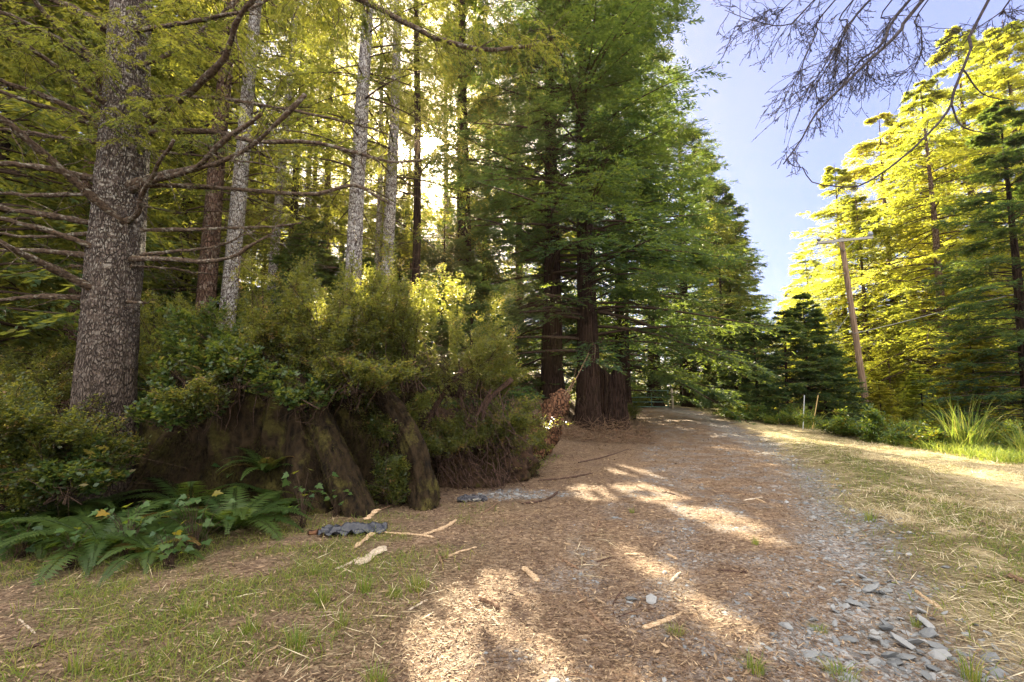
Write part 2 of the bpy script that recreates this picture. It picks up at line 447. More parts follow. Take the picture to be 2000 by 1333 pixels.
M['stump_leg'] = bark('mossy_root_wood', (.006, .0045, .003), (.036, .024, .012), .0, sx=(9, 9, 3), bs=1.0, moss=.5)
M['soil'] = bark('root_soil', (.012, .008, .006), (.06, .035, .02), .0, sx=(7, 7, 7), bs=1.0, moss=.2)
M['log'] = bark('log_bark', (.03, .016, .01), (.20, .10, .055), .0, sx=(12, 12, 5), bs=1.0, plate=1.0)
M['stick'] = bark('stick_bark', (.07, .04, .025), (.25, .16, .1), .0, sx=(30, 30, 30), bs=.4)
M['stick_dark'] = bark('dark_stick_bark', (.025, .016, .012), (.10, .06, .045), .0, sx=(30, 30, 30), bs=.4)
M['wood'] = bark('torn_pale_wood', (.26, .16, .085), (.54, .40, .25), .0, sx=(40, 40, 12), bs=.4)
M['wood_grey'] = bark('weathered_wood', (.25, .20, .15), (.55, .46, .34), .0, sx=(40, 40, 12), bs=.4)
M['pole'] = bark('pole_wood', (.13, .075, .05), (.36, .25, .165), .0, sx=(14, 14, .8), bs=.6)
M['arm'] = bark('grey_crossarm_wood', (.22, .20, .18), (.42, .40, .37), .0, sx=(3, 20, 20), bs=.4)
M['char'] = bark('charred_log', (.012, .012, .014), (.09, .09, .10), .1, sx=(16, 16, 16), bs=.8)

def simple(name, col, rough=.6, metal=0., noise=0.25, scale=20, spec=.4):
    b = MB(name); o = b.objc(); n = b.noise(o, scale, 4)
    c = b.mix(n, tuple(x * (1 - noise) for x in col), tuple(min(1, x * (1 + noise)) for x in col))
    return b.done(b.pbr(c, rough, b.bump(n, .2, .01), spec, metal))
M['gate'] = simple('green_gate_paint', (.10, .20, .17), .45, .0)
M['post'] = simple('pale_post_wood', (.42, .36, .28), .8)
M['ceramic'] = simple('grey_insulator', (.25, .27, .30), .3)
M['cable'] = simple('cable_sheath', (.42, .40, .38), .5)
M['steel'] = simple('galvanised_steel', (.25, .25, .25), .5, .6)
M['plastic'] = simple('black_plastic_film', (.03, .033, .042), .32, 0, .3, 9, .4)
M['stake_wood'] = simple('stake_wood', (.50, .36, .14), .7)
M['stake_grey'] = simple('grey_marker', (.42, .45, .44), .5)
b = MB('slate_stone'); o = b.objc(); t = b.attr('tint').outputs['Fac']; ob = b.n('ShaderNodeObjectInfo').outputs['Random']
tt = b.math('FRACT', b.math('ADD', t, ob))
c = b.mix(b.noise(o, 30, 5), b.ramp(tt, [(0, (.09, .095, .10)), (.6, (.21, .22, .225)), (1, (.38, .38, .37))]), (.17, .18, .18))
M['stone'] = b.done(b.pbr(c, .8, b.bump(b.noise(o, 60, 4), .4, .01), .3))

# ground
b = MB('forest_ground'); p = b.pos()
z = b.n('ShaderNodeSeparateColor'); b.l(b.attr('zone').outputs['Color'], z.inputs[0])
wv = b.n('ShaderNodeVectorMath', operation='ADD'); b.l(p, wv.inputs[0])
nz = b.n('ShaderNodeTexNoise'); b.l(p, nz.inputs['Vector']); nz.inputs['Scale'].default_value = 9
b.l(b.scaled(nz.outputs['Color'], (.12, .12, .12)), wv.inputs[1])
pw = wv.outputs[0]
v1 = b.voro(b.scaled(pw, (1, 2.2, 1)), 26); v1b = b.voro(b.scaled(pw, (2.4, 1, 1)), 34)
s1 = b.n('ShaderNodeSeparateColor'); b.l(v1.outputs['Color'], s1.inputs[0])
s2 = b.n('ShaderNodeSeparateColor'); b.l(v1b.outputs['Color'], s2.inputs[0])
big = b.noise(p, 1.3, 5, .65)
lit = b.ramp(b.math('ADD', b.math('MULTIPLY', s1.outputs[0], .6), b.math('MULTIPLY', b.noise(p, 14, 4), .45)),
             [(.15, (.06, .035, .022)), (.45, (.155, .10, .066)), (.7, (.29, .205, .135)), (.95, (.50, .38, .24))])
lit = b.mix(b.rng(s2.outputs[0], .6, .95, 0, .7), lit, (.24, .15, .09))
lit = b.mix(b.rng(big, .35, .7, 0, .55), lit, (.10, .075, .06))
vg = b.voro(pw, 30); sg = b.n('ShaderNodeSeparateColor'); b.l(vg.outputs['Color'], sg.inputs[0])
grv = b.ramp(sg.outputs[1], [(0, (.09, .085, .08)), (.5, (.20, .19, .18)), (1, (.36, .35, .33))])
grv = b.mix(b.rng(s2.outputs[1], .55, .8, 0, .8), grv, lit)
st = b.noise(b.scaled(pw, (3, 9, 3)), 9, 5, .7); st2 = b.noise(b.scaled(pw, (9, 3, 3)), 9, 5, .7)
strw = b.ramp(b.math('MAXIMUM', st, st2), [(.40, (.20, .15, .08)), (.55, (.46, .37, .21)), (.72, (.72, .63, .43))])
strw = b.mix(b.rng(big, .4, .75, 0, .6), strw, (.22, .18, .10))
grn = b.ramp(b.noise(p, 22, 4), [(.3, (.04, .05, .015)), (.7, (.12, .14, .03))])
c = b.mix(z.outputs[0], lit, grv); c = b.mix(z.outputs[1], c, strw); c = b.mix(b.math('MULTIPLY', z.outputs[2], .8), c, grn)
hgt = b.math('ADD', b.math('MULTIPLY', v1.outputs['Distance'], .8), b.noise(p, 40, 5, .7))
M['ground'] = b.done(b.pbr(c, .95, b.bump(hgt, .8, .025), .1))

# ------------------------------------------------------------------ ground, road
def sheet(name, X, Yg, dz=0.0):
    Z = height(X, Yg) + dz
    ny, nx = X.shape
    i = np.arange(ny - 1)[:, None] * nx + np.arange(nx - 1)[None]
    F = np.stack([i, i + 1, i + nx + 1, i + nx], -1).reshape(-1, 4)
    g = Geo(); g.add(np.stack([X, Yg, Z], -1), F)
    me = g.mesh(name, [M['ground']])
    a = me.attributes.new('zone', 'FLOAT_COLOR', 'POINT')
    r_, s_, g_ = zones(X.ravel(), Yg.ravel())
    a.data.foreach_set('color', np.stack([r_, s_, g_, np.ones_like(r_)], -1).astype(np.float32).ravel())
    return obj(name, me)
s = np.linspace(-1, 1, 361)
xs = 4.0 + 7.0 * np.sinh(s * 4.6)
ys = 5.0 + 6.0 * np.sinh(np.linspace(-0.42, 1, 330) * 4.7)
X, Yg = np.meshgrid(xs, ys)
tag(sheet('ground', X, Yg), kind='structure')
yy = np.concatenate([np.arange(-3.5, 14, 0.07), np.arange(14, 46, 0.25)])
wl = 1.9 + 0.7 * (fbm(yy * 1.3, 0, 51) - .5) + .3 * (fbm(yy * 6, 2, 52) - .5)
wr = 1.75 + 0.5 * (fbm(yy * 1.3, 5, 53) - .5) + .3 * (fbm(yy * 6, 7, 54) - .5)
tt = np.linspace(0, 1, 60)[None]
X = (rx(yy) - wl)[:, None] * (1 - tt) + (rx(yy) + wr)[:, None] * tt
tag(sheet('gravel_road', X, np.repeat(yy[:, None], 60, 1), 0.006), kind='structure')

# ------------------------------------------------------------------ ground cover that nobody could count
def polar(n, r0, r1, a0=-50, a1=50, g=rng):
    r = np.exp(g.uniform(math.log(r0), math.log(r1), n)); a = np.radians(g.uniform(a0, a1, n))
    return r * np.sin(a), r * np.cos(a)

def flat_bits(n, L, W, tilt, r0=2.0, r1=30, tint=(0, 1), accept=None, lift=.004):
    x, y = polar(n, r0, r1)
    if accept is not None:
        k = accept(x, y); x, y = x[k], y[k]
    n = len(x); a = rng.uniform(0, 2 * math.pi, n)
    sc_ = np.clip(np.hypot(x, y) / 5, 1, 3.0) ** .6
    l = rng.uniform(*L, n) * sc_; wd = rng.uniform(*W, n) * sc_
    d = np.stack([np.cos(a), np.sin(a), rng.normal(0, tilt, n)], -1); d = norm(d)
    nn = norm(np.stack([rng.normal(0, .35, n), rng.normal(0, .35, n), np.ones(n)], -1))
    base = np.stack([x, y, height(x, y) + lift + .012 * rng.random(n)], -1)
    return leafq(base - d * (l / 2)[:, None] * np.array([1, 1, 0]), d, nn, l, wd), rng.uniform(*tint, n)

g = Geo()
Q, t = flat_bits(150000, (.010, .055), (.003, .014), .25, tint=(0, 1), accept=lambda x, y: (zones(x, y)[1] < rng.random(len(x)) + .1) & (zones(x, y)[0] < rng.random(len(x)) * 1.2 + .35))
g.quads(Q, 0, .85 * t ** 1.7)
Q, t = flat_bits(9000, (.05, .12), (.010, .022), .15, tint=(.1, .75), accept=lambda x, y: (zones(x, y)[1] < .6) & (fbm(x * .9, y * .9, 77) > .5))
g.quads(Q, 0, t)
Q, t = flat_bits(26000, (.05, .17), (.002, .005), .12, tint=(0, .8), accept=lambda x, y: zones(x, y)[1] < .7)
g.quads(Q, 0, t)
tag(g.build('leaf_litter', M['litter']), kind='stuff')

def blades(x, y, Hh, Wd, lean=.5, tint=(0, 1), two=True):
    n = len(x); a = rng.uniform(0, 2 * math.pi, n); h = rng.uniform(*Hh, n)
    base = np.stack([x, y, height(x, y) - .01], -1)
    ln = rng.uniform(.05, lean, n)
    d1 = norm(np.stack([np.cos(a) * ln, np.sin(a) * ln, np.ones(n)], -1))
    d2 = norm(np.stack([np.cos(a) * ln * 3, np.sin(a) * ln * 3, np.ones(n) * .8], -1))
    s_ = norm(np.cross(d1, norm(rng.normal(size=(n, 3)))))
    wd = rng.uniform(*Wd, n)[:, None]
    m = base + d1 * (h * .55)[:, None]; tip = m + d2 * (h * .5)[:, None]
    q1 = np.stack([base - s_ * wd / 2, base + s_ * wd / 2, m + s_ * wd * .4, m - s_ * wd * .4], -2)
    q2 = np.stack([m - s_ * wd * .4, m + s_ * wd * .4, tip + s_ * wd * .05, tip - s_ * wd * .05], -2)
    t = rng.uniform(*tint, n)
    return np.concatenate([q1, q2]), np.concatenate([t, t])

g = Geo()
def straw_ok(x, y): return zones(x, y)[1] > rng.random(len(x)) * .9
Q, t = flat_bits(120000, (.08, .26), (.003, .007), .18, 2.2, 36, (0, 1), straw_ok, .02); g.quads(Q, 0, t)
x, y = polar(90000, 7.5, 34, 0, 55)
k = straw_ok(x, y) & (fbm(x * .8, y * .8, 88) + .25 * sstep(-3, 0, x - EDGE(y)) > .52); x, y = x[k], y[k]
Q, t = blades(x, y, (.04, .14), (.005, .012), 1.8, (0, 1)); g.quads(Q, 0, t)
tag(g.build('straw', M['straw']), kind='stuff')

g = Geo()
x, y = polar(230000, 2.2, 34)
k = (zones(x, y)[2] > rng.random(len(x)) * 1.1 + .1) & (x < EDGE(y) + .5); x, y = x[k], y[k]
Q, t = blades(x, y, (.03, .13), (.003, .007), 1.1); g.quads(Q, 0, t)
yv = 12 + 24 * rng.random(26000) ** 1.3; xv = EDGE(yv) + rng.uniform(-.5, 3.2, len(yv))
Q, t = blades(xv, yv, (.10, .45), (.008, .02), .8, (0, .75)); g.quads(Q, 0, t)
tag(g.build('short_grass', M['grass']), kind='stuff')

# gravel
ICO_V = norm(np.array([(-1, 1.618, 0), (1, 1.618, 0), (-1, -1.618, 0), (1, -1.618, 0), (0, -1, 1.618), (0, 1, 1.618), (0, -1, -1.618), (0, 1, -1.618), (1.618, 0, -1), (1.618, 0, 1), (-1.618, 0, -1), (-1.618, 0, 1)], float))
ICO_F = np.array([(0, 11, 5), (0, 5, 1), (0, 1, 7), (0, 7, 10), (0, 10, 11), (1, 5, 9), (5, 11, 4), (11, 10, 2), (10, 7, 6), (7, 1, 8), (3, 9, 4), (3, 4, 2), (3, 2, 6), (3, 6, 8), (3, 8, 9), (4, 9, 5), (2, 4, 11), (6, 2, 10), (8, 6, 7), (9, 8, 1)])
def stones(x, y, size, lift=.2):
    n = len(x)
    V = ICO_V[None] * (1 + rng.normal(0, .16, (n, 12, 1)))
    S = np.stack([rng.uniform(.7, 1.5, n), rng.uniform(.6, 1.1, n), rng.uniform(.3, .6, n)], -1) * size[:, None]
    V = V * S[:, None]
    a = rng.uniform(0, 6.28, n); c_, s_ = np.cos(a)[:, None], np.sin(a)[:, None]
    tl = rng.normal(0, .2, (n, 1))
    V = np.stack([V[..., 0] * c_ - V[..., 1] * s_, V[..., 0] * s_ + V[..., 1] * c_, V[..., 2] + V[..., 0] * tl], -1)
    V = V + np.stack([x, y, height(x, y) + S[:, 2] * lift], -1)[:, None]
    F = (ICO_F[None] + (np.arange(n) * 12)[:, None, None]).reshape(-1, 3)
    return V.reshape(-1, 3), F
x, y = polar(42000, 2.0, 28)
k = zones(x, y)[0] > rng.random(len(x)) * .9 + .12; x, y = x[k], y[k]
size = rng.uniform(.004, .014, len(x)) * np.clip(np.hypot(x, y) / 4, 1, 2.2) + .024 * (rng.random(len(x)) ** 7)
V, F = stones(x, y, size)
g = Geo(); g.add(V, F, 0, np.repeat(rng.random(len(x)), 20), False)
tag(g.build('gravel', M['stone']), kind='stuff')

# the bigger stones one by one
protos = []
for k in range(5):
    V, F = stones(np.zeros(1), np.zeros(1), np.ones(1)); V[:, 2] -= V[:, 2].min() + .12
    gg = Geo(); gg.add(V, F, 0, k * .2, False); protos.append(gg.mesh('slate_stone', [M['stone']]))
SP = [(1230, 1173, .045, 'lone pale blue stone in the brown litter left of the thick torn branch'), (1272, 1178, .04, 'grey stone just beside the pale blue stone on the litter')]
for u, v, r, lab in SP:
    o = obj('stone', protos[int(u) % 5], None, G(u, v)); o.scale = (r, r, r); o.rotation_euler = (0, 0, u); tag(o, lab, 'stone')
for k in range(110):
    v = 1130 + 203 * rng.random() ** .8
    u = 1660 + (v - 1130) * .6 + rng.normal(0, 75) * (1 + (v - 1130) / 160)
    if u > 1990: u -= 300
    q = G(u, v); r = .018 + .034 * rng.random() ** 2.5
    o = obj('stone', protos[k % 5], None, q); o.scale = (r, r, r); o.rotation_euler = (0, 0, rng.uniform(0, 6.28))
    tag(o, 'flat angular grey stone lying in the gravel of the near wheel track', 'stone', 'stones of the near wheel track')

# ------------------------------------------------------------------ conifers
def conifer(seed, Ht, r0, z0=2.0, z1=None, Rmax=4.0, shape=.75, nb=120, elev=.05, droop=.22, up=.10, nt=22, nl=14, ll=.17, lw=.05,
            t0=.18, tw=.34, hang=.12, taper=1.0, bare=0, nsp=.5, low=None, eln=.08, sides=12, flare=1.5, lean=(0, 0)):
    g = np.random.default_rng(seed)
    z1 = z1 or Ht * .99
    # trunk
    zz = np.concatenate([[-1.0, 0, .25, .6, 1.2], np.linspace(2.2, Ht, 16)])
    rr = r0 * (1 - np.clip(zz / Ht, 0, 1) ** taper) + .015
    rr = rr * (1 + (flare - 1) * np.exp(-np.clip(zz, 0, 9) * 1.6))
    wob = np.stack([np.sin(zz * .35 + seed) * .05 + lean[0] * zz, np.cos(zz * .28 + seed * 2) * .05 + lean[1] * zz], -1) 
    pts = np.stack([wob[:, 0] - wob[1, 0], wob[:, 1] - wob[1, 1], zz], -1)
    T = (pts, rr, sides)
    ax = lambda z: np.stack([np.interp(z, zz, pts[:, 0]), np.interp(z, zz, pts[:, 1]), z], -1)
    # boughs
    f = np.sort(g.random(nb)); z = z0 + (z1 - z0) * f
    az = g.uniform(0, 2 * math.pi, nb)
    if low:
        mv = (z < low[0]) & (g.random(nb) < .25); z = np.where(mv, g.uniform(low[0], z1 * .8, nb), z); f = (z - z0) / (z1 - z0)
        az = np.where(z < low[0], low[1] + g.uniform(-low[2], low[2], nb), az)
    L = Rmax * (1 - f) ** shape * g.uniform(.65, 1.12, nb) * np.clip(.75 + f * 3, 0, 1) + .25
    hd = np.stack([np.cos(az), np.sin(az), 0 * az], -1); sdv = np.stack([-np.sin(az), np.cos(az), 0 * az], -1)
    el = elev + .35 * f + g.normal(0, eln, nb); dr = droop * g.uniform(.6, 1.4, nb); cv = g.normal(0, .10, nb)
    def bp(i, t):
        Lt = L[i] * t
        return ax(z[i]) + hd[i] * Lt[..., None] + sdv[i] * (cv[i] * Lt * t)[..., None] + UP * (el[i] * Lt - dr[i] * Lt * t + up * Lt * t ** 3)[..., None]
    limbs = []
    for i in range(nb):
        t = np.linspace(0, 1, 9)
        limbs.append((bp(np.full(9, i), t), np.linspace(max(.010, .011 * L[i]), .004, 9)))
    # twigs and needles sprays
    I = np.repeat(np.arange(nb), nt); t = t0 + (1 - t0) * g.random(nb * nt) ** .8
    base = bp(I, t)
    sg = np.where(g.random(len(I)) < .5, -1., 1.)
    a = g.uniform(.65, 1.25, len(I))
    td = norm(hd[I] * np.cos(a)[:, None] + sdv[I] * (sg * np.sin(a))[:, None] + UP * (el[I] * .4 - hang + g.normal(0, .16, len(I)))[:, None])
    lt = (L[I] * tw * (1.15 - .75 * t) * g.uniform(.5, 1.15, len(I)) + .18)
    J = np.repeat(np.arange(len(I)), nl); s_ = g.uniform(.05, 1, len(J))
    pos = base[J] + td[J] * (lt[J] * s_)[:, None] - UP * (hang * .7 * lt[J] * s_ ** 2)[:, None] + g.normal(0, .02, (len(J), 3))
    side = norm(np.cross(td[J], UP)); sgn = np.where(g.random(len(J)) < .5, -1., 1.)
    bb = g.uniform(.4, 1.0, len(J))
    ld = norm(td[J] * np.cos(bb)[:, None] + side * (sgn * np.sin(bb))[:, None] + g.normal(0, .16, (len(J), 3)) - UP * hang * .6)
    nn = norm(UP + g.normal(0, nsp, (len(J), 3)))
    Q = leafq(pos, ld, nn, ll * g.uniform(.6, 1.3, len(J)), lw * g.uniform(.7, 1.3, len(J)))
    bt = g.random(nb)
    tint = np.clip(.42 * bt[I][J] + .38 * g.random(len(J)) + .15 * t[J] , 0, 1)
    tint = np.where(g.random(len(J)) < .012, 1.0, np.minimum(tint, .93))
    return dict(T=T, limbs=limbs, Q=Q, t=tint, rep=None, bare=None)

def bare_limbs(pr, seed, n, z0, z1, L=(1, 3.2), r=.014):
    """dead bare limbs on the lower trunk"""
    g = np.random.default_rng(seed); pts, rr, _ = pr['T']
    for k in range(n):
        z = g.uniform(z0, z1); a = g.uniform(0, 6.28); l = g.uniform(*L); e = g.uniform(-.25, .35)
        t = np.linspace(0, 1, 6)[:, None]
        o = np.array([np.interp(z, pts[:, 2], pts[:, 0]), np.interp(z, pts[:, 2], pts[:, 1]), z])
        d = np.array([math.cos(a), math.sin(a), e]); sdd = np.array([-math.sin(a), math.cos(a), 0])
        c = o + d * l * t + sdd * g.normal(0, .15) * l * t ** 2 - UP * g.uniform(-.1, .3) * l * t ** 2 + g.normal(0, .02, (6, 3))
        pr['limbs'].append((c, np.linspace(r, .003, 6)))
        for _ in range(g.integers(1, 4)):
            q = g.integers(1, 5); dd = norm(d + sdd * g.choice([-1, 1]) * g.uniform(.5, 1.2) + UP * g.normal(-.1, .3))
            tl = l * g.uniform(.15, .4)
            pr['limbs'].append((c[q] + dd * tl * np.linspace(0, 1, 3)[:, None], np.linspace(.007, .002, 3)))
    return pr

def trim(pts, rad):
    """a limb that grows into a shaft of light is broken off there"""
    k = np.ones(len(pts), bool)
    for p, r in zip(SH_P, SH_R):
        d = pts - p; t = d @ SUN
        k &= ~((np.linalg.norm(d - t[:, None] * SUN, axis=1) < r * .9) & (t > 1.2))
    n = len(pts) if k.all() else int(np.argmin(k))
    return (pts[:n], rad[:n]) if n >= 3 else None

def rot2(V, a, s):
    c_, s_ = math.cos(a) * s, math.sin(a) * s
    return np.stack([V[..., 0] * c_ - V[..., 1] * s_, V[..., 0] * s_ + V[..., 1] * c_, V[..., 2] * s], -1)

def tree(pr, name, loc, label, group=None, rz=0., s=1., carve=False, leaf='redwood', bark_='red_bark', trunkpts=None, seed=0, cat='tree'):
    loc = np.asarray(loc, float)
    root = thing(name, loc, label, cat, group)
    key = (leaf, bark_)
    if pr['rep'] and not carve and key in pr['rep']:
        for c_ in pr['rep'][key]:
            d = c_.copy(); COL.objects.link(d); d.parent = root
        root.scale = (s, s, s); root.rotation_euler = (0, 0, rz)
        return root
    pts, rr, sd_ = pr['T']
    Q, tn = pr['Q'], pr['t']; limbs = pr['limbs']
    if carve:
        g = np.random.default_rng(seed + 5)
        Q = rot2(Q, rz, s); C = Q.mean(1) + loc
        k = keep_mask(C, g, carve == 'far'); Q, tn = Q[k], tn[k]
        limbs = [trim(rot2(a, rz, s) + loc, b_ * s) for a, b_ in limbs]; limbs = [(a[0] - loc, a[1]) for a in limbs if a]
        pts, rr = rot2(pts, rz, s), rr * s
    gt = Geo(); add_tube(gt, pts, rr, sd_, 0, .5, .07, seed + 3)
    gc = Geo()
    for i, (a, b_) in enumerate(limbs): add_tube(gc, a, b_, 4, 1)
    if len(Q): gc.quads(Q, 0, tn)
    a = gt.build('trunk', M[bark_], root); c_ = gc.build('crown', [M[leaf], M['twig']], root)
    if not carve:
        pr['rep'] = pr['rep'] or {}
        pr['rep'][key] = (a, c_)
        root.scale = (s, s, s); root.rotation_euler = (0, 0, rz)
    return root

def base_at(u, Y, dz=-.05):
    """ground point at column u, depth Y"""
    x = P(u, 760, Y)[0]
    return np.array([x, Y, H(x, Y) + dz])

RW = [conifer(101, 27, .48, 2.6, Rmax=7.0, shape=.5, nb=200, nt=38, nl=28, droop=.34, ll=.18, lw=.038, hang=.2, low=(2.8, -.55, .9)),
      conifer(102, 24, .42, 3.0, Rmax=6.2, shape=.55, nb=170, nt=36, nl=28, droop=.30, ll=.18, lw=.038, hang=.18, low=(5.2, -.4, .9)),
      conifer(103, 21, .36, .9, Rmax=5.4, shape=.7, nb=180, nt=30, nl=24, droop=.28, ll=.20, lw=.05, hang=.18),
      conifer(104, 25, .42, 1.0, Rmax=6.2, shape=.55, nb=190, nt=34, nl=26, droop=.32, ll=.20, lw=.048, hang=.2)]
YG = [conifer(111, 7.5, .12, .3, Rmax=2.8, shape=.7, nb=120, nt=24, nl=16, droop=.25, ll=.18, lw=.06, flare=1.2),
      conifer(112, 9.5, .15, .2, Rmax=3.4, shape=.75, nb=140, nt=24, nl=16, droop=.28, ll=.19, lw=.06, flare=1.2)]
GO = [conifer(121, 26, .36, .6, Rmax=8.4, shape=.72, nb=200, nt=28, nl=26, droop=.34, elev=.0, ll=.18, lw=.042, up=.02, nsp=.9, hang=.22, eln=.18),
      conifer(122, 22.5, .30, .5, Rmax=8.0, shape=.72, nb=190, nt=28, nl=26, droop=.32, elev=-.02, ll=.18, lw=.042, up=.02, nsp=.9, hang=.2, eln=.18)]
FI = [bare_limbs(conifer(131, 26, .30, 6.5, Rmax=4.4, shape=.6, nb=150, nt=20, nl=16, droop=.35, ll=.22, lw=.06, hang=.35, t0=.2), 1, 46, 1.5, 9),
      bare_limbs(conifer(132, 24, .24, 3.5, Rmax=4.2, shape=.6, nb=150, nt=20, nl=16, droop=.38, ll=.22, lw=.06, hang=.4, t0=.2), 2, 40, 1.0, 7),
      bare_limbs(conifer(133, 22, .26, 1.2, Rmax=4.2, shape=.6, nb=160, nt=20, nl=15, droop=.32, ll=.24, lw=.07, hang=.3, t0=.15), 3, 20, .6, 4)]
DE = [conifer(141, 25, .30, .8, Rmax=4.6, shape=.5, nb=230, nt=24, nl=15, droop=.32, ll=.24, lw=.075, hang=.28, t0=.15),
      conifer(142, 14, .2, .2, Rmax=4.2, shape=.6, nb=85, nt=22, nl=15, droop=.26, ll=.25, lw=.08, hang=.15, nsp=.7)]

# the two big redwoods by the road and the row behind them
tree(RW[0], 'redwood_tree', base_at(1147, 19.6), 'tall redwood with thick dark furrowed trunk nearest the road, right of the pair', None, .4, 1.0, True, seed=1)
tree(RW[1], 'redwood_tree', base_at(1080, 20.8), 'tall redwood with dark trunk behind the broken log, left of the pair', None, 2.2, 1.08, True, seed=2)
for i, (u, Y, k, rz, s, lab, cv) in enumerate([
    (1215, 24.5, 3, 1.1, 1.02, 'big redwood rising behind the decayed stump at the road side', 'far'),
    (1278, 35, 1, 3.0, 1.15, 'redwood with broad drooping boughs just behind the green gate', 'far'),
    (1345, 35, 3, 4.4, .95, 'redwood overhanging the road bend beyond the gate', 'far'),
    (1385, 41, 2, .6, 1.1, 'redwood with tapering outline against the blue sky', False),
    (1428, 40, 2, 2.6, .90, 'shorter redwood leaning boughs into the sky gap beyond the road', False),
    (1470, 47, 2, 5.1, .70, 'farthest small redwood at the left edge of the sky gap', False)]):
    tree(RW[k], 'redwood_tree', base_at(u, Y), lab, None, rz, s, cv, seed=10 + i)
# slender trunks behind the small hollow right of the gate
for i, (u, Y) in enumerate([(1416, 33), (1434, 34), (1452, 35.5)]):
    tree(FI[0] if i != 1 else FI[1], 'slender_tree', base_at(u, Y), ['leftmost', 'middle', 'rightmost'][i] + ' of the three thin dark trunks beyond the road bend', 'thin trunks beyond the road bend', i * 2., .55, False, 'fir', 'red_bark', seed=20 + i)
# young dark evergreens right of the hollow
for i, (u, Y, k, rz, s, lab) in enumerate([
    (1480, 25, 1, 1.2, .62, 'low dark evergreen with drooping boughs beside the road bend'),
    (1580, 25.5, 1, 3.3, .74, 'dark young evergreen with wide flat boughs behind the marker stakes'),
    (1535, 24.5, 1, 5.3, .62, 'dark young evergreen left of the marker stakes'),
    (1610, 26.5, 0, 1.3, .72, 'dark young evergreen just right of the marker stakes'),
    (1440, 30, 1, 2.3, .70, 'dark drooping evergreen at the far side of the road bend'),
    (1640, 27, 0, 4.2, .62, 'small dark evergreen between the marker stakes and the utility pole'),
    (1400, 37, 0, .4, .6, 'low dark evergreen in the shade of the hollow')]):
    tree(YG[k], 'young_evergreen', base_at(u, Y, -.3), lab, None, rz, s, seed=30 + i)
# sunlit trees on the right
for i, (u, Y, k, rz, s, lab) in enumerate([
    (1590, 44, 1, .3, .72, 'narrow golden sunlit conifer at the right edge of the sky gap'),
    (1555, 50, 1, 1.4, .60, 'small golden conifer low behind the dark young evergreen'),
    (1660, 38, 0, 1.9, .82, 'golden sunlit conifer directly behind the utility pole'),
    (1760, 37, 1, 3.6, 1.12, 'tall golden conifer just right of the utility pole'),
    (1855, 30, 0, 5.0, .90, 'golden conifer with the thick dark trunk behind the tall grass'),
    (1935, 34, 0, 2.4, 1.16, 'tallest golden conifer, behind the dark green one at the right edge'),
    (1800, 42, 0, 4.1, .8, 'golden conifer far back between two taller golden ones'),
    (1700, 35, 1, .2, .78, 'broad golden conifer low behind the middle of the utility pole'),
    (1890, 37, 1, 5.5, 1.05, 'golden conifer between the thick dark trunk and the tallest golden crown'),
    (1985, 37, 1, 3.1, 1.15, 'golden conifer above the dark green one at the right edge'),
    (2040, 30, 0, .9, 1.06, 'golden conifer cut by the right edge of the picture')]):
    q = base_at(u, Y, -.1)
    tree(GO[k], 'golden_conifer', q, lab, None, rz, s, False, 'sun_tinted', 'tan_bark', seed=40 + i)
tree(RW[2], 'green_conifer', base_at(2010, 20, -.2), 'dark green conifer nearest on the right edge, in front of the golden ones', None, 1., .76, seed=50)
tree(YG[0], 'green_conifer', base_at(1905, 22, -.2), 'thin young conifer with slender trunk behind the tall grass clump', None, 2., .8, False, 'sun_tinted', seed=51)
tree(YG[1], 'green_conifer', base_at(1715, 24, -.5), 'bushy green young conifer hiding the foot of the utility pole', None, 5., .36, False, 'sun_tinted', seed=52)
tree(YG[1], 'green_conifer', base_at(1800, 26, -.4), 'low green young conifer under the golden trees', None, .7, .5, False, 'sun_tinted', seed=53)

# pale lichened trunks in the middle
def line_tree(name, uv0, uv1, Y, wpx, label, bark_, Htop=26, crown=None, seed=0, group=None, leafk='fir', cz=6.5, nbare=30, Rm=3.2, nbough=60):
    a, bb = P(*uv0, Y), P(*uv1, Y)
    d = (bb - a) / (bb[2] - a[2])
    gz = H(a[0], Y); base = a + d * (gz - a[2])
    r = wpx * Y / FPX / 2
    pr = conifer(seed, Htop, r * 1.12, cz, Rmax=Rm, shape=.55, nb=int(nbough * 1.5), nt=18, nl=16, droop=.4, ll=.14, lw=.032, hang=.4, t0=.25, lean=(d[0], d[1]), flare=1.25, taper=1.3, sides=14)
    bare_limbs(pr, seed, nbare, 2.0, cz + 2, (.8, 3.0), .012)
    return tree(pr, name, base, label, group, 0, 1, True, leafk, bark_, seed=seed)
line_tree('pale_trunk_tree', (452, 520), (508, 0), 13.5, 28, 'slim tree with white lichened trunk just right of the reddish trunk', 'white_bark', seed=201)
line_tree('reddish_trunk_tree', (408, 550), (452, 60), 13.8, 32, 'tree with reddish brown trunk between the big fir and the first white trunk', 'tan_bark', seed=202)
line_tree('pale_trunk_tree', (543, 440), (578, 20), 19, 17, 'thinnest white trunked tree, second white trunk from the left', 'white_bark', seed=203)
line_tree('pale_trunk_tree', (695, 530), (717, 40), 13.2, 29, 'tree with speckled white trunk and brown base, left of the close pair', 'white_bark', seed=204)
line_tree('pale_trunk_tree', (757, 500), (772, 40), 15.5, 22, 'tree with mottled white trunk, right of the close pair', 'white_bark', seed=205)
line_tree('thin_dark_tree', (808, 530), (811, 90), 16.5, 15, 'thin dark trunk standing right under the sun', 'red_bark', seed=206, Rm=2.2)
line_tree('dark_trunk_tree', (905, 540), (904, 100), 21, 27, 'straight dark trunk right of the sun, half hidden by foliage', 'red_bark', seed=207, cz=6, Rm=4, nbough=90)
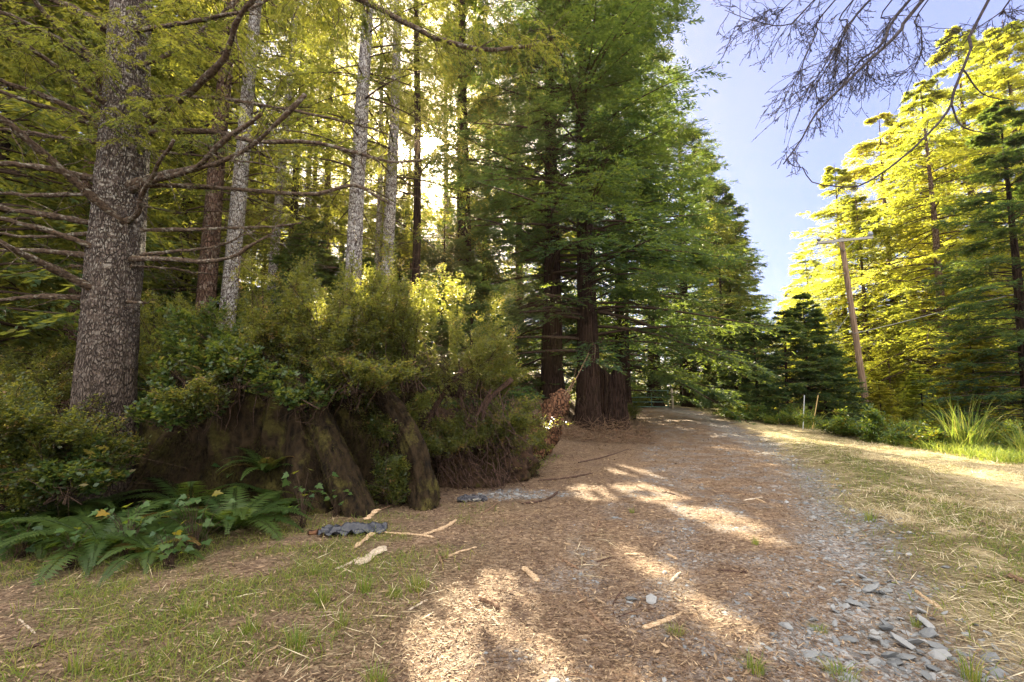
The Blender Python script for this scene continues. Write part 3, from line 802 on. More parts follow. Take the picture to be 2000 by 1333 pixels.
line_tree('dark_trunk_tree', (640, 500), (650, 60), 24, 14, 'thin brown trunk far back between the white trunks', 'tan_bark', seed=208, cz=7)
for k, (u0, u1, Y, wd_, lab) in enumerate([(338, 372, 21, 13, 'thin pale trunk far back right of the big fir'), (598, 615, 25, 11, 'thin pale trunk just right of the thinnest white trunk'), (668, 680, 27, 11, 'thin pale trunk far back left of the speckled white trunk'),
                                          (735, 745, 23, 12, 'thin pale trunk between the close pair of white trunks'), (868, 872, 26, 12, 'thin pale trunk between the sun and the straight dark trunk'), (395, 425, 26, 11, 'thin pale trunk left of the reddish trunk')]):
    line_tree('pale_trunk_tree', (u0, 520), (u1, 40), Y, wd_, lab, 'white_bark', seed=215 + k, nbough=40, cz=8)

# forest behind
FB = [(-40, 15, 0, 'a'), (70, 19, 0, 'a'), (130, 13.5, 2, 'a'), (340, 19, 0, 'a'), (20, 26, 0, 'a'), (170, 24, 0, 'a'), (270, 29, 0, 'a'), (400, 25, 0, 'a'), (-90, 10.5, 2, 'a'), (-10, 36, 0, 'a'), (100, 34, 0, 'a'), (220, 38, 0, 'a'), (350, 36, 0, 'a'),
      (480, 32, 2, 'b'), (600, 29, 1, 'b'), (700, 36, 2, 'b'), (790, 31, 0, 'b'), (860, 40, 1, 'b'), (950, 33, 2, 'b'), (1010, 27, 1, 'b'), (1060, 36, 2, 'b'),
      (560, 22, 1, 'b'), (895, 24, 1, 'b'), (740, 26, 1, 'b'),
      (520, 48, 2, 'b'), (650, 52, 2, 'b'), (920, 52, 2, 'b'), (1000, 46, 2, 'b'), (1130, 42, 2, 'b'), (1200, 45, 2, 'b'), (1270, 48, 2, 'b'), (1330, 52, 2, 'b'),
      (-60, 30, 1, 'c'), (50, 44, 1, 'c'), (160, 32, 1, 'c'), (290, 23, 1, 'c'), (330, 46, 1, 'c'), (440, 30, 1, 'c'), (500, 26, 1, 'c'), (560, 38, 1, 'c'), (620, 24, 1, 'c'), (680, 42, 1, 'c'), (740, 32, 1, 'c'), (800, 25, 1, 'c'), (850, 45, 1, 'c'), (890, 30, 1, 'c'), (950, 40, 1, 'c'), (1020, 33, 1, 'c'), (1090, 30, 1, 'c'), (1150, 40, 1, 'c'), (1180, 33, 1, 'c'), (1240, 44, 1, 'c'), (1300, 46, 1, 'c'), (1360, 48, 1, 'c'), (1420, 50, 1, 'c'), (1470, 56, 1, 'c')]
FL = {'a': ('fir in the shaded forest behind the big lichened fir', 'firs behind the big lichened fir'), 'b': ('tall tree of the backlit forest behind the white trunks and redwoods', 'tall trees of the backlit forest'),
      'c': ('low leafy tree filling the backlit forest floor between the trunks', 'low trees of the backlit forest')}
for i, (u, Y, k, gk) in enumerate(FB):
    lab, gr = FL[gk]
    s = .75 + .35 * ((i * 37) % 10) / 10
    if gk == 'b' and Y > 33: s *= .55
    if gk == 'c' and Y > 33: s *= .8
    pr = {'a': [DE[0], None, FI[2]], 'b': FI, 'c': [None, DE[1]]}[gk][k]
    tree(pr, 'forest_fir', base_at(u, Y), lab, gr, i * 1.7, s, ('far' if gk in 'bc' and 300 < u < 1200 else False), 'fir', 'tan_bark' if i % 3 else 'red_bark', seed=300 + i)
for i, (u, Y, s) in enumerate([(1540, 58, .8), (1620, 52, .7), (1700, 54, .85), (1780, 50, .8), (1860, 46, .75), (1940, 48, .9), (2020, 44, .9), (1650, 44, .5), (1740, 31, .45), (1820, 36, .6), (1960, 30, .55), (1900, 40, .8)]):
    tree(GO[i % 2], 'golden_conifer', base_at(u, Y, -.1), 'golden conifer of the far sunlit row behind the tall golden ones', 'golden conifers of the far row', i * 2.3, s * .6, False, 'sun_tinted', 'tan_bark', seed=440 + i)

# understory saplings: low leafy screens between the trunks
for i, (u, Y, s) in enumerate([(520, 12, .55), (600, 15, .7), (690, 20, .8), (860, 18, .75), (920, 15, .7), (1062, 23, .9), (420, 18, .8), (780, 24, .9), (330, 14, .6), (940, 26, 1.), (1225, 38, .8), (1330, 41, .8), (1180, 36, .9)]):
    tree(YG[i % 2], 'understory_sapling', base_at(u, Y), 'leafy green sapling of the understory below the taller trunks', 'saplings of the understory', i * 2.1, s, u < 1150, seed=400 + i)

# ------------------------------------------------------------------ the big lichened fir on the left
YF = 7.4
ax_px = [(180, 1075), (188, 985), (200, 850), (210, 700), (220, 560), (232, 430), (245, 250), (254, 60), (262, -120)]
wd_px = [190, 142, 128, 120, 116, 114, 106, 92, 80]
root = thing('big_fir_tree', G(190, 965), 'big old fir with pale lichen on its trunk and many bare crooked limbs', 'tree')
RO = np.array(root.location)
cpts = smooth_path([P(u, v, YF) for u, v in ax_px], 70)
crad = np.interp(np.linspace(0, 1, len(cpts)), np.linspace(0, 1, len(wd_px)), np.array(wd_px) * YF / FPX / 2 * .77)
top = cpts[-1]
cpts = np.vstack([cpts, top + (cpts[-1] - cpts[-6]) * 4, top + (cpts[-1] - cpts[-6]) * 14]); crad = np.append(crad, [.28, .12])
sd_ = 40
V, F, T3 = tube(cpts, crad, sd_)
nn_ = len(cpts)
th = np.linspace(0, 2 * math.pi, sd_, endpoint=False)[None].repeat(nn_, 0); zz = cpts[:, 2][:, None].repeat(sd_, 1)
rid = 1 + .07 * (fbm(th * 3.2 + .6 * np.sin(zz * 3), zz * 1.6, 61) - .5) + .05 * np.sin(th * 11 + 2.5 * fbm(zz * 2, th, 62) * 3) * (.4 + fbm(zz * 3, th * 2, 63)) + .10 * (fbm(zz * 1.1, th * .8, 64) - .5)
Vr = V[:nn_ * sd_].reshape(nn_, sd_, 3); Vr = cpts[:, None] + (Vr - cpts[:, None]) * rid[..., None]
V[:nn_ * sd_] = Vr.reshape(-1, 3)
gt = Geo(); gt.add(V - RO, F); gt.build('trunk', M['fir_bark'], root)

BR = [  # pixel polyline, end depth, base radius
    ([(225, 214), (150, 161), (75, 105), (0, 67), (-60, 40)], 5.9, .042), ([(225, 146), (157, 105), (94, 67), (0, 22), (-50, 0)], 6.3, .040),
    ([(195, 240), (112, 199), (0, 157), (-60, 138)], 6.4, .040), ([(200, 250), (112, 217), (0, 180), (-60, 165)], 6.8, .034),
    ([(244, 439), (161, 367), (75, 292), (0, 229), (-50, 190)], 5.6, .052), ([(195, 277), (112, 268), (30, 255), (-30, 250)], 7.8, .026),
    ([(190, 352), (94, 330), (0, 319), (-50, 314)], 6.6, .046), ([(190, 379), (94, 381), (0, 379), (-50, 378)], 7.4, .030),
    ([(190, 439), (94, 420), (0, 407), (-50, 400)], 6.9, .040), ([(214, 495), (112, 457), (0, 427), (-50, 412)], 6.3, .040),
    ([(184, 456), (75, 463), (0, 456), (-40, 452)], 7.9, .028), ([(225, 60), (131, 11), (90, -5), (30, -40)], 6.9, .040),
    ([(215, 140), (120, 60), (65, 0), (30, -40)], 6.2, .034), ([(203, 575), (101, 524), (0, 475), (-50, 450)], 5.7, .048),
    ([(180, 501), (101, 492), (0, 487), (-50, 484)], 7.3, .034), ([(170, 582), (84, 580), (0, 587), (-50, 590)], 6.9, .034),
    ([(178, 522), (138, 519)], 7.1, .024),
    ([(290, 237), (352, 195), (397, 157), (439, 112), (461, 49), (491, 0), (510, -40)], 5.7, .048),
    ([(280, 259), (412, 257), (500, 277), (620, 279), (700, 300), (760, 315), (830, 310)], 7.2, .036),
    ([(250, 364), (300, 345), (380, 330), (440, 312), (500, 278), (594, 184)], 5.9, .044),
    ([(255, 372), (300, 352), (380, 330), (420, 290), (500, 230), (512, 222)], 6.1, .040),
    ([(244, 435), (270, 416), (277, 386), (300, 337), (339, 274)], 6.0, .036),
    ([(280, 362), (375, 364), (500, 373), (620, 378), (690, 362), (760, 400)], 7.3, .032),
    ([(275, 450), (375, 448), (500, 444), (590, 436)], 7.8, .026),
    ([(257, 507), (320, 506), (398, 511), (449, 502), (522, 462)], 6.3, .034),
    ([(275, 498), (354, 490), (422, 482), (500, 450)], 7.5, .024),
    ([(290, 190), (412, 191), (500, 204), (640, 230), (760, 262)], 7.6, .026),
    ([(270, 290), (330, 298), (430, 310), (560, 330)], 8.2, .020),
    ([(270, 130), (340, 100), (430, 30), (480, -20)], 7.9, .028), ([(265, 60), (360, 45), (480, 20), (560, -20)], 7.0, .030),
    ([(255, -120), (480, -70), (620, -30), (706, 0), (785, 41), (845, 71), (931, 97), (999, 94), (1060, 84)], 7.6, .050),
    ([(255, 520), (330, 525), (430, 540)], 8.4, .016), ([(250, 590), (285, 592)], 7.0, .022)]
gl = Geo(); QL, TL = [], []
g2 = np.random.default_rng(99)
for bi, (px, ye, r) in enumerate(BR):
    n = len(px)
    dl = np.linalg.norm(np.diff(np.array(px, float), axis=0), axis=1); tt = np.concatenate([[0], np.cumsum(dl)]) / dl.sum()
    pts = smooth_path([P(u, v, 7.25 + (ye - 7.25) * t) for (u, v), t in zip(px, tt)], 18)
    pts = pts + g2.normal(0, .012, pts.shape) * np.linspace(0, 1, len(pts))[:, None]
    r = r * 1.3; rad = np.linspace(r, r * .42, len(pts)) * (1 + .12 * g2.normal(size=len(pts))); rad[0] = r * 1.35
    gb = Geo(); add_tube(gb, pts - RO, rad, 8, 0, .5, .16, bi)
    Lb = np.linalg.norm(np.diff(pts, axis=0), axis=1).sum()
    for k in range(int(3 + Lb * 4)):      # thin bare side twigs
        i = g2.integers(2, len(pts)); d = norm(pts[min(i + 1, len(pts) - 1)] - pts[i - 1])
        dd = norm(d * g2.uniform(.3, 1) + norm(g2.normal(size=3)) * .9 - UP * .15); l = g2.uniform(.15, .8) * min(1, Lb / 1.5)
        t = np.linspace(0, 1, 5)[:, None]
        tw_ = pts[i] + dd * l * t - UP * g2.uniform(-.1, .35) * l * t ** 2 + g2.normal(0, .012, (5, 3))
        add_tube(gb, tw_ - RO, np.linspace(min(.009, r * .3), .002, 5), 4)
        if g2.random() < .5:
            j = g2.integers(1, 4); d3 = norm(dd + norm(g2.normal(size=3)) * .9); l3 = l * g2.uniform(.3, .6)
            add_tube(gb, tw_[j] + d3 * l3 * np.linspace(0, 1, 3)[:, None] - RO, np.linspace(.004, .0015, 3), 3)
    gb.build('branch', M['limb'], root)

def sprays(centers, dirs, L, n_tw, n_l, ll, lw, hang, g):
    """soft hanging sprays of needles; centers (N,3) where they start"""
    N = len(centers); I = np.repeat(np.arange(N), n_tw); t = g.random(len(I))
    base = centers[I] + dirs[I] * (L[I] * t)[:, None] - UP * (hang * L[I] * t ** 2)[:, None]
    sd2 = norm(np.cross(dirs[I], UP) + 1e-6); sg = np.where(g.random(len(I)) < .5, -1, 1)
    td = norm(dirs[I] * .7 + sd2 * sg[:, None] * .7 - UP * hang + g.normal(0, .15, (len(I), 3)))
    lt = L[I] * .35 * g.uniform(.5, 1.2, len(I)) * (1.2 - t)
    J = np.repeat(np.arange(len(I)), n_l); s_ = g.random(len(J))
    pos = base[J] + td[J] * (lt[J] * s_)[:, None] - UP * (hang * lt[J] * s_ ** 2)[:, None]
    sd3 = norm(np.cross(td[J], UP) + 1e-6); sg = np.where(g.random(len(J)) < .5, -1, 1)
    ld = norm(td[J] * .6 + sd3 * sg[:, None] * .7 + g.normal(0, .2, (len(J), 3)))
    return leafq(pos, ld, norm(UP + g.normal(0, .5, (len(J), 3))), ll * g.uniform(.6, 1.3, len(J)), lw * g.uniform(.7, 1.3, len(J))), np.clip(g.random(N)[I][J] * .5 + g.random(len(J)) * .45, 0, .95)
cs, ds, Ls = [], [], []
for (u, v, Y, du, dv, l, n) in [(235, 240, 6.7, .3, -.1, .55, 26), (300, 180, 6.6, .6, -.1, .6, 24), (190, 110, 6.5, .5, -.2, .6, 24), (280, 40, 6.6, .4, -.1, .7, 26), (360, 80, 6.8, .5, -.1, .6, 20),
                               (90, 70, 6.6, -.3, -.1, .6, 18), (340, 150, 6.9, .6, 0, .5, 16), (60, 30, 6.4, -.5, 0, .6, 16), (400, 20, 7.0, .4, -.1, .7, 18), (20, 120, 6.6, -.2, -.1, .5, 10), (450, 60, 7.6, .4, 0, .6, 14),
                               (720, 20, 7.7, .5, -.4, .6, 22), (830, 60, 7.7, .5, -.4, .55, 16), (950, 60, 7.7, .6, -.3, .6, 26), (620, -20, 7.6, .4, -.4, .7, 16), (1020, 70, 7.8, .5, -.3, .6, 24), (540, -20, 7.6, .4, -.4, .7, 10)]:
    for _ in range(n):
        cs.append(P(u + g2.normal(0, 45), v + g2.normal(0, 26), Y + g2.normal(0, .3))); a_ = g2.uniform(0, 6.28)
        ds.append(norm(np.array([du + .6 * math.cos(a_), .6 * math.sin(a_), dv]))); Ls.append(l * g2.uniform(.6, 1.3))
Q, t = sprays(np.array(cs), np.array(ds), np.array(Ls), 9, 22, .05, .011, .45, g2)
gl.quads(Q - RO, 0, t)
for c_, d, l in zip(cs, ds, Ls):
    tt = np.linspace(0, 1, 4)[:, None]; add_tube(gl, c_ + d * l * tt - UP * .45 * l * tt ** 2 - RO, np.linspace(.006, .002, 4), 3, 1)
gl.build('crown', [M['fir'], M['twig']], root)

# ------------------------------------------------------------------ shrubs
def bush_geo(seed, rx_, ry_, rz_, ncl, nleaf, ll, lw, nst=26, spread=.10, top=.35, stem_r=.010, O_=np.zeros(3)):
    g = np.random.default_rng(seed); gg = Geo()
    nsh = max(10, ncl // 26)
    a = g.uniform(0, 6.28, nsh); el = np.arcsin(g.uniform(-.3, 1, nsh)); rr = g.uniform(.5, 1.42, nsh)
    E = np.stack([np.cos(a) * np.cos(el) * rx_, np.sin(a) * np.cos(el) * ry_, rz_ * (top + .62 * np.sin(el))], -1) * rr[:, None]
    B0 = np.stack([g.normal(0, rx_ * .2, nsh), g.normal(0, ry_ * .2, nsh), np.full(nsh, -.1)], -1)
    MID = B0 * .4 + E * .6 + UP * (.18 * rz_) + g.normal(0, .12, (nsh, 3)) * rx_
    K = g.integers(0, nsh, ncl); tq = (.3 + .7 * g.random(ncl) ** .7)[:, None]
    C = B0[K] * (1 - tq) ** 2 + 2 * MID[K] * tq * (1 - tq) + E[K] * tq ** 2 + g.normal(0, 1, (ncl, 3)) * np.array([rx_, ry_, rz_ * .7]) * (.03 + .10 * (1 - tq * .6))
    J = np.repeat(np.arange(ncl), nleaf)
    # each cluster is a leafy twig
    od = norm(C * np.array([1, 1, .6]) + g.normal(0, .35, C.shape) + UP * .2); tl = g.uniform(.6, 1.5, ncl) * spread * 2.2
    s_ = g.random(len(J)); pos = C[J] + od[J] * (tl[J] * (s_ - .6))[:, None] + g.normal(0, spread * .22, (len(J), 3))
    sd2 = norm(np.cross(od[J], UP) + 1e-6); sg = np.where(g.random(len(J)) < .5, -1, 1)
    ld = norm(od[J] * .5 + sd2 * sg[:, None] * .8 + g.normal(0, .3, (len(J), 3)))
    Q = leafq(pos, ld, norm(UP + g.normal(0, .55, (len(J), 3))), ll * g.uniform(.6, 1.3, len(J)), lw * g.uniform(.7, 1.3, len(J)))
    tq = np.clip(.5 * g.random(ncl)[J] + .42 * g.random(len(J)), 0, .92); tq[g.random(ncl)[J] < .045] = 1.15
    gg.quads(Q, 0, tq)
    gs = Geo()
    for k in range(nsh):
        tt_ = np.linspace(0, 1, 8)[:, None]; c_ = B0[k] * (1 - tt_) ** 2 + 2 * MID[k] * tt_ * (1 - tt_) + E[k] * tt_ ** 2
        c_ = c_ + g.normal(0, .012, c_.shape); tr = trim(c_ + O_, np.linspace(stem_r * g.uniform(.5, 1.2), .002, 8))
        if tr is None: continue
        c_ = tr[0] - O_; add_tube(gs, c_, tr[1] * 1.3, 4)
        for _ in range(3):
            q = c_[g.integers(2, len(c_) + 1) - 1]; add_tube(gs, np.stack([q, q + g.normal(0, .14, 3), q + g.normal(0, .24, 3)]), np.array([.004, .003, .0015]), 3)
    return gg, gs, Q

def bush(seed, name, loc, size, label, group=None, leaf='bush', ncl=700, nleaf=20, ll=.04, lw=.02, cat='shrub', carve=True, **kw):
    gg, gs, Q = bush_geo(seed, *size, ncl, nleaf, ll, lw, O_=np.asarray(loc, float), **kw)
    if carve:
        k = keep_mask(Q.mean(1) + np.asarray(loc), np.random.default_rng(seed)); tn = gg.t[0][k]; gg = Geo(); gg.quads(Q[k], 0, tn)
    root = thing(name, loc, label, cat, group)
    gg.build('foliage', M[leaf], root); gs.build('stems', M['twig'], root)
    return root

S0 = G(560, 985)                         # foot of the stump
SX, SY = P(572, 900, 8.4)[0], 8.4
for i, (u, v, Y, size, ncl, lf, lab) in enumerate([
    (440, 700, 7.4, (.8, .7, 1.0), 900, 'broad', 'dense large leaved shrub hanging over the left shoulder of the mossy stump'),
    (545, 670, 7.8, (.85, .8, 1.6), 900, 'bush', 'tall twiggy shrub growing on the stump left of its middle'),
    (660, 690, 7.5, (.95, .8, 1.5), 1050, 'bush', 'dense sunlit shrub on the middle of the mossy stump'),
    (790, 690, 7.7, (.95, .8, 1.7), 1250, 'bush', 'tallest sun flecked shrub on the right half of the stump'),
    (900, 710, 8.4, (.95, .9, 1.6), 1300, 'bush', 'bushy shrub with pale sunlit tips right of the stump'),
    (945, 740, 10.2, (.8, .7, 1.0), 800, 'bush', 'grey green shrub beside the lit bank left of the redwoods'),
    (470, 725, 6.7, (.6, .35, .45), 500, 'broad', 'low leafy shrub spilling down the front left of the stump'),
    (700, 735, 6.7, (.7, .35, .45), 560, 'bush', 'low dark shrub spilling down the front of the stump'),
    (770, 950, 7.1, (.4, .3, .6), 330, 'bush', 'small pale green shrub growing at the right foot of the stump'),
    (985, 865, 11.0, (.8, .6, .75), 700, 'bush', 'ivy like shrub on the bank left of the broken log'),
    (345, 800, 6.6, (.55, .4, .6), 480, 'broad', 'shrub drooping across the gap between the big fir and the stump'),
    (30, 940, 6.1, (.9, .6, .7), 900, 'bush', 'dark bramble filling the left edge below the big shrub'),
    (120, 940, 5.9, (.5, .4, .5), 420, 'broad', 'small bramble right in front of the foot of the big fir'),
    (600, 770, 6.6, (.5, .22, .35), 260, 'broad', 'leafy sprays hanging over the stump front right of its middle'),
    (395, 775, 6.4, (.4, .25, .4), 260, 'bush', 'leafy sprays hanging over the left front of the stump'),
    (860, 860, 8.3, (.6, .4, .6), 450, 'bush', 'leafy creeper covering the left part of the root bank'),
    (950, 840, 8.6, (.7, .4, .7), 520, 'bush', 'leafy creeper covering the right part of the root bank'),
    (760, 830, 7.4, (.5, .35, .7), 520, 'bush', 'dark leafy shrub in the gap between the stump and the root bank'),
    (45, 850, 6.2, (1.0, .8, .85), 1250, 'bush', 'big leafy shrub in front of the big fir at the left edge'),
    (195, 890, 6.3, (.4, .3, .45), 330, 'bush', 'dark shrub covering the foot of the big fir'),
    (50, 760, 9.5, (1.5, 1.0, 1.3), 1000, 'bush', 'shrub behind the left edge shrub'),
    (350, 700, 9.5, (1.2, 1.0, 1.6), 1100, 'bush', 'shrub behind the big fir and left of the stump shrubs')]):
    q = P(u, v, Y); q[2] -= size[2] * .30
    big = lf == 'broad'
    bush(500 + i, 'shrub', q, size, lab, None, 'bush_broad' if big else 'bush', int(ncl * (.9 if big else 1.25)), 14 if big else 26, .075 if big else .045, .042 if big else .022)
# right side scrub
for i, (u, Y, size, lab) in enumerate([
    (1530, 23, (1.3, 1, .8), 'low green scrub at the far end of the straw field'),
    (1455, 24, (1.3, 1, .8), 'low green scrub under the dark evergreen by the road bend'),
    (1640, 19, (1.4, 1, .9), 'bright green scrub below the utility pole'),
    (1735, 17, (1.3, 1, .8), 'green scrub left of the tall grass clump'),
    (1830, 15.5, (1.0, .9, .7), 'green scrub behind the tall grass clump'),
    (1960, 14.5, (1.0, .9, .8), 'green scrub at the right edge of the picture')]):
    q = base_at(u, Y, 0)
    bush(540 + i, 'scrub', q, size, lab, None, 'broad', 420, 16, .10, .055, spread=.2)
for i, (u, Y, size) in enumerate([(520, 12, (1.4, 1.2, 1.8)), (640, 13, (1.4, 1.2, 1.9)), (850, 14, (1.5, 1.2, 2.0)), (960, 14, (1.3, 1.2, 1.5)), (740, 17, (1.6, 1.2, 2.2)), (430, 15, (1.4, 1.2, 1.8)), (1236, 33.5, (1.0, .8, .8)), (1205, 22, (.8, .8, 1.0))]):
    bush(560 + i, 'understory_shrub', base_at(u, Y, -.1), size, 'leafy understory shrub behind the stump and between the trunks' if i < 6 else ['low leafy shrub behind the green gate', 'dark shrub on the bank right of the decayed stump'][i - 6],
         'understory shrubs behind the stump' if i < 6 else None, 'bush', 520, 20, .075, .04, spread=.16)

# ------------------------------------------------------------------ stump
def ring_mesh(g, fn, nth, nz, mat=0, cap=True):
    th = np.linspace(0, 2 * math.pi, nth, endpoint=False); zz = np.linspace(0, 1, nz)
    TH, Z = np.meshgrid(th, zz); V = fn(TH, Z).reshape(-1, 3)
    i = np.arange(nz - 1)[:, None] * nth; j = np.arange(nth)[None]; k = (j + 1) % nth
    F = np.stack([i + j, i + k, i + nth + k, i + nth + j], -1).reshape(-1, 4)
    g.add(V, F, mat)
    if cap:
        c_ = V[-nth:].mean(0) - UP * .15; off = g.n - len(V)
        g.v.append(c_[None]); T = np.array([[off + (nz - 1) * nth + q, off + (nz - 1) * nth + (q + 1) % nth, g.n] for q in range(nth)])
        g.n += 1; g.l.append(T.ravel()); g.lt.append(np.full(nth, 3)); g.m.append(np.full(nth, mat)); g.t.append(np.full(nth, .5)); g.s.append(np.full(nth, True))
    return V
def stump_fn(TH, Z):
    # legs of the old stump: buttresses facing the camera (angle -90 degrees)
    leg = 0
    for a, wv, amp in ((-2.2, .22, .5), (-1.22, .15, .62), (-.72, .13, .55), (-2.85, .3, .55), (.4, .3, .2), (1.6, .5, .2), (2.6, .3, .2)):
        dA = (TH - a + math.pi) % (2 * math.pi) - math.pi
        leg = leg + amp * np.exp(-(dA / wv) ** 2)
    r = 1.60 + .46 * (1 - Z) ** 2.2 - .10 * Z + (leg - .18) * (.35 + .75 * (1 - Z) ** 1.2)
    r = r + .34 * (fbm(TH * 2.5 + 9, Z * 2.5, 71) - .5) + .16 * (fbm(TH * 12, Z * 3.0, 72) - .5) + .03 * np.sin(TH * 34 + 4 * fbm(TH * 3, Z * 4, 73)) - .22 * np.clip(.16 - np.abs(fbm(TH * 5, Z * 1.6, 75) - .5), 0, 1) * 6 * .35 + .05 * (fbm(TH * 30, Z * 22, 76) - .5)
    top = 1.72 + .6 * (fbm(TH * 2, 3, 74) - .5) + .45 * (fbm(TH * 14, 3, 78) - .5)
    return np.stack([np.cos(TH) * r * 1.34, np.sin(TH) * r * .82, Z * top - .15], -1)
root = thing('mossy_stump', (SX, SY, H(SX, SY) - .1), 'huge dark rotten tree stump with mossy buttress roots, overgrown by shrubs', 'stump')
g = Geo(); ring_mesh(g, stump_fn, 360, 110)
def strands(fn, n, ln, wd, seed):
    q = np.random.default_rng(seed); th = q.uniform(-math.pi, 0.4, n); z_ = q.random(n) ** .8
    clump = fbm(th * 6, z_ * 5, seed) ; k = clump > q.random(n) * .55 + .12; th, z_ = th[k], z_[k]; n = len(th)
    p0 = fn(th, z_); pa = fn(th + .01, z_); pb = fn(th, np.minimum(z_ + .01, 1.01))
    nr = norm(np.cross(pa - p0, pb - p0)); d = norm(-UP + nr * q.uniform(.1, .9, (n, 1)) + q.normal(0, .3, (n, 3)))
    return leafq(p0 - nr * .004, d, norm(nr + q.normal(0, .3, (n, 3))), q.uniform(*ln, n), q.uniform(*wd, n)), np.clip(fbm(th * 4, z_ * 3, seed + 1) * .9 + .3 * q.random(n) - .1, 0, 1)
Q, t = strands(stump_fn, 60000, (.02, .085), (.006, .018), 66); gm = Geo(); gm.quads(Q, 0, t); gm.build('moss', M['moss'], root)
for k, (px, Y, ra, rb) in enumerate([([(575, 745), (612, 800), (642, 870), (668, 935), (700, 1010), (712, 1060)], (7.15, 6.55), .16, .27), ([(742, 760), (778, 815), (808, 880), (824, 950), (830, 1005)], (7.4, 7.0), .14, .22)]):
    m_ = len(px); pp = smooth_path([P(u, v, Y[0] + (Y[1] - Y[0]) * q / (m_ - 1)) for q, (u, v) in enumerate(px)], 60) - np.array(root.location)
    n_ = len(pp); V, F, T3 = tube(pp, np.interp(np.linspace(0, 1, n_), [0, .6, 1], [ra, (ra + rb) * .5, rb]), 40)
    th_ = np.arange(40)[None] / 40 * 2 * math.pi; zz_ = np.linspace(0, 1, n_)[:, None]
    rel = V[:n_ * 40].reshape(n_, 40, 3) - pp[:, None]; rel = rel * (1 + .5 * (fbm(th_ * 2.2 + k, zz_ * 4, 301 + k) - .5) + .35 * (fbm(th_ * 7, zz_ * 6 + k, 311 + k) - .5) - .30 * np.clip(.12 - np.abs(fbm(th_ * 4, zz_ * 2 + k, 321) - .5), 0, 1) * 6)[..., None]
    V[:n_ * 40] = (pp[:, None] + rel).reshape(-1, 3)
    gb = Geo(); gb.add(V, F); q3 = np.random.default_rng(k); I = q3.integers(0, n_ * 40, 9000); pt = V[I]; od = norm(rel.reshape(-1, 3)[I])
    gb.quads(leafq(pt - od * .004, norm(-UP + od * q3.uniform(.1, .9, (9000, 1)) + q3.normal(0, .3, (9000, 3))), norm(od + q3.normal(0, .3, od.shape)), q3.uniform(.015, .055, 9000), q3.uniform(.005, .014, 9000)), 1, np.clip(.02 + .75 * fbm(I % 40 * .2, I // 40 * .15, 331 + k) + .25 * q3.random(9000), 0, 1) * (1.0 if k == 0 else .7))
    gb.build('buttress_root', [M['stump_leg'], M['moss']], root)
for k in range(46):                       # fine dry roots hanging from the rim
    u = rng.choice([rng.normal(440, 40), rng.normal(620, 120)]); a = P(u, rng.uniform(735, 790), 6.75 + rng.normal(0, .1)) - np.array(root.location)
    l = rng.uniform(.15, .5); d = norm(np.array([rng.normal(-.2, .5), rng.normal(-.2, .3), -.9])); t = np.linspace(0, 1, 5)[:, None]
    add_tube(g, a + d * l * t + rng.normal(0, .015, (5, 3)), np.linspace(.006, .002, 5), 3, 1)
g.build('stump_body', [M['stump'], M['stick_dark']], root)

# ------------------------------------------------------------------ root bank right of the stump
bx_, by_ = P(900, 850, 9.6)[0], 9.6
root = thing('root_bank', (bx_, by_, H(bx_, by_) - .1), 'dark bank of soil and torn roots between the stump and the broken log', 'root mass')
def bank_fn(TH, Z):
    r = 1.05 * (1 - Z ** 2.5 * .55) + .7 * (fbm(TH * 2, Z * 3, 81) - .5) + .35 * (fbm(TH * 7, Z * 7, 82) - .5)
    return np.stack([np.cos(TH) * r * 1.25, np.sin(TH) * r, Z * (1.35 + .3 * (fbm(TH * 2, 1, 83) - .5))], -1)
Q, t = strands(bank_fn, 26000, (.03, .14), (.004, .012), 67); gm = Geo(); gm.quads(Q, 0, t); gm.build('root_hair', M['moss'], root)
g = Geo(); ring_mesh(g, bank_fn, 90, 30); g.build('soil_body', M['soil'], root)
g = Geo()
for k in range(330):
    u, v = rng.uniform(820, 1000), rng.uniform(760, 940); a = P(u, v, 8.5 + rng.normal(0, .2)) - np.array(root.location)
    l = rng.uniform(.15, .7); d = norm(np.array([rng.normal(.3, .5), rng.normal(-.1, .3), -.8])); t = np.linspace(0, 1, 6)[:, None]
    add_tube(g, a + d * l * t + np.cumsum(rng.normal(0, .02, (6, 3)), 0), np.linspace(rng.uniform(.004, .012), .002, 6), 4)
for px in ([(840, 775), (850, 800), (862, 850), (850, 900)], [(905, 720), (860, 780), (830, 840), (825, 900)], [(870, 900), (920, 830), (960, 760)], [(1000, 740), (950, 790), (940, 860)]):
    add_tube(g, smooth_path([P(u, v, 8.5) for u, v in px], 14) - np.array(root.location), np.linspace(.05, .025, 14)[:len(smooth_path([P(u, v, 8.5) for u, v in px], 14))], 7, 0, .5, .15)
g.build('torn_roots', M['stick_dark'], root)
g, gs, Q = bush_geo(577, 1.5, 1.3, 1.5, 1100, 22, .05, .026, O_=np.array([bx_, by_, 0.])); g.build('ivy_leaves', M['bush'], root)

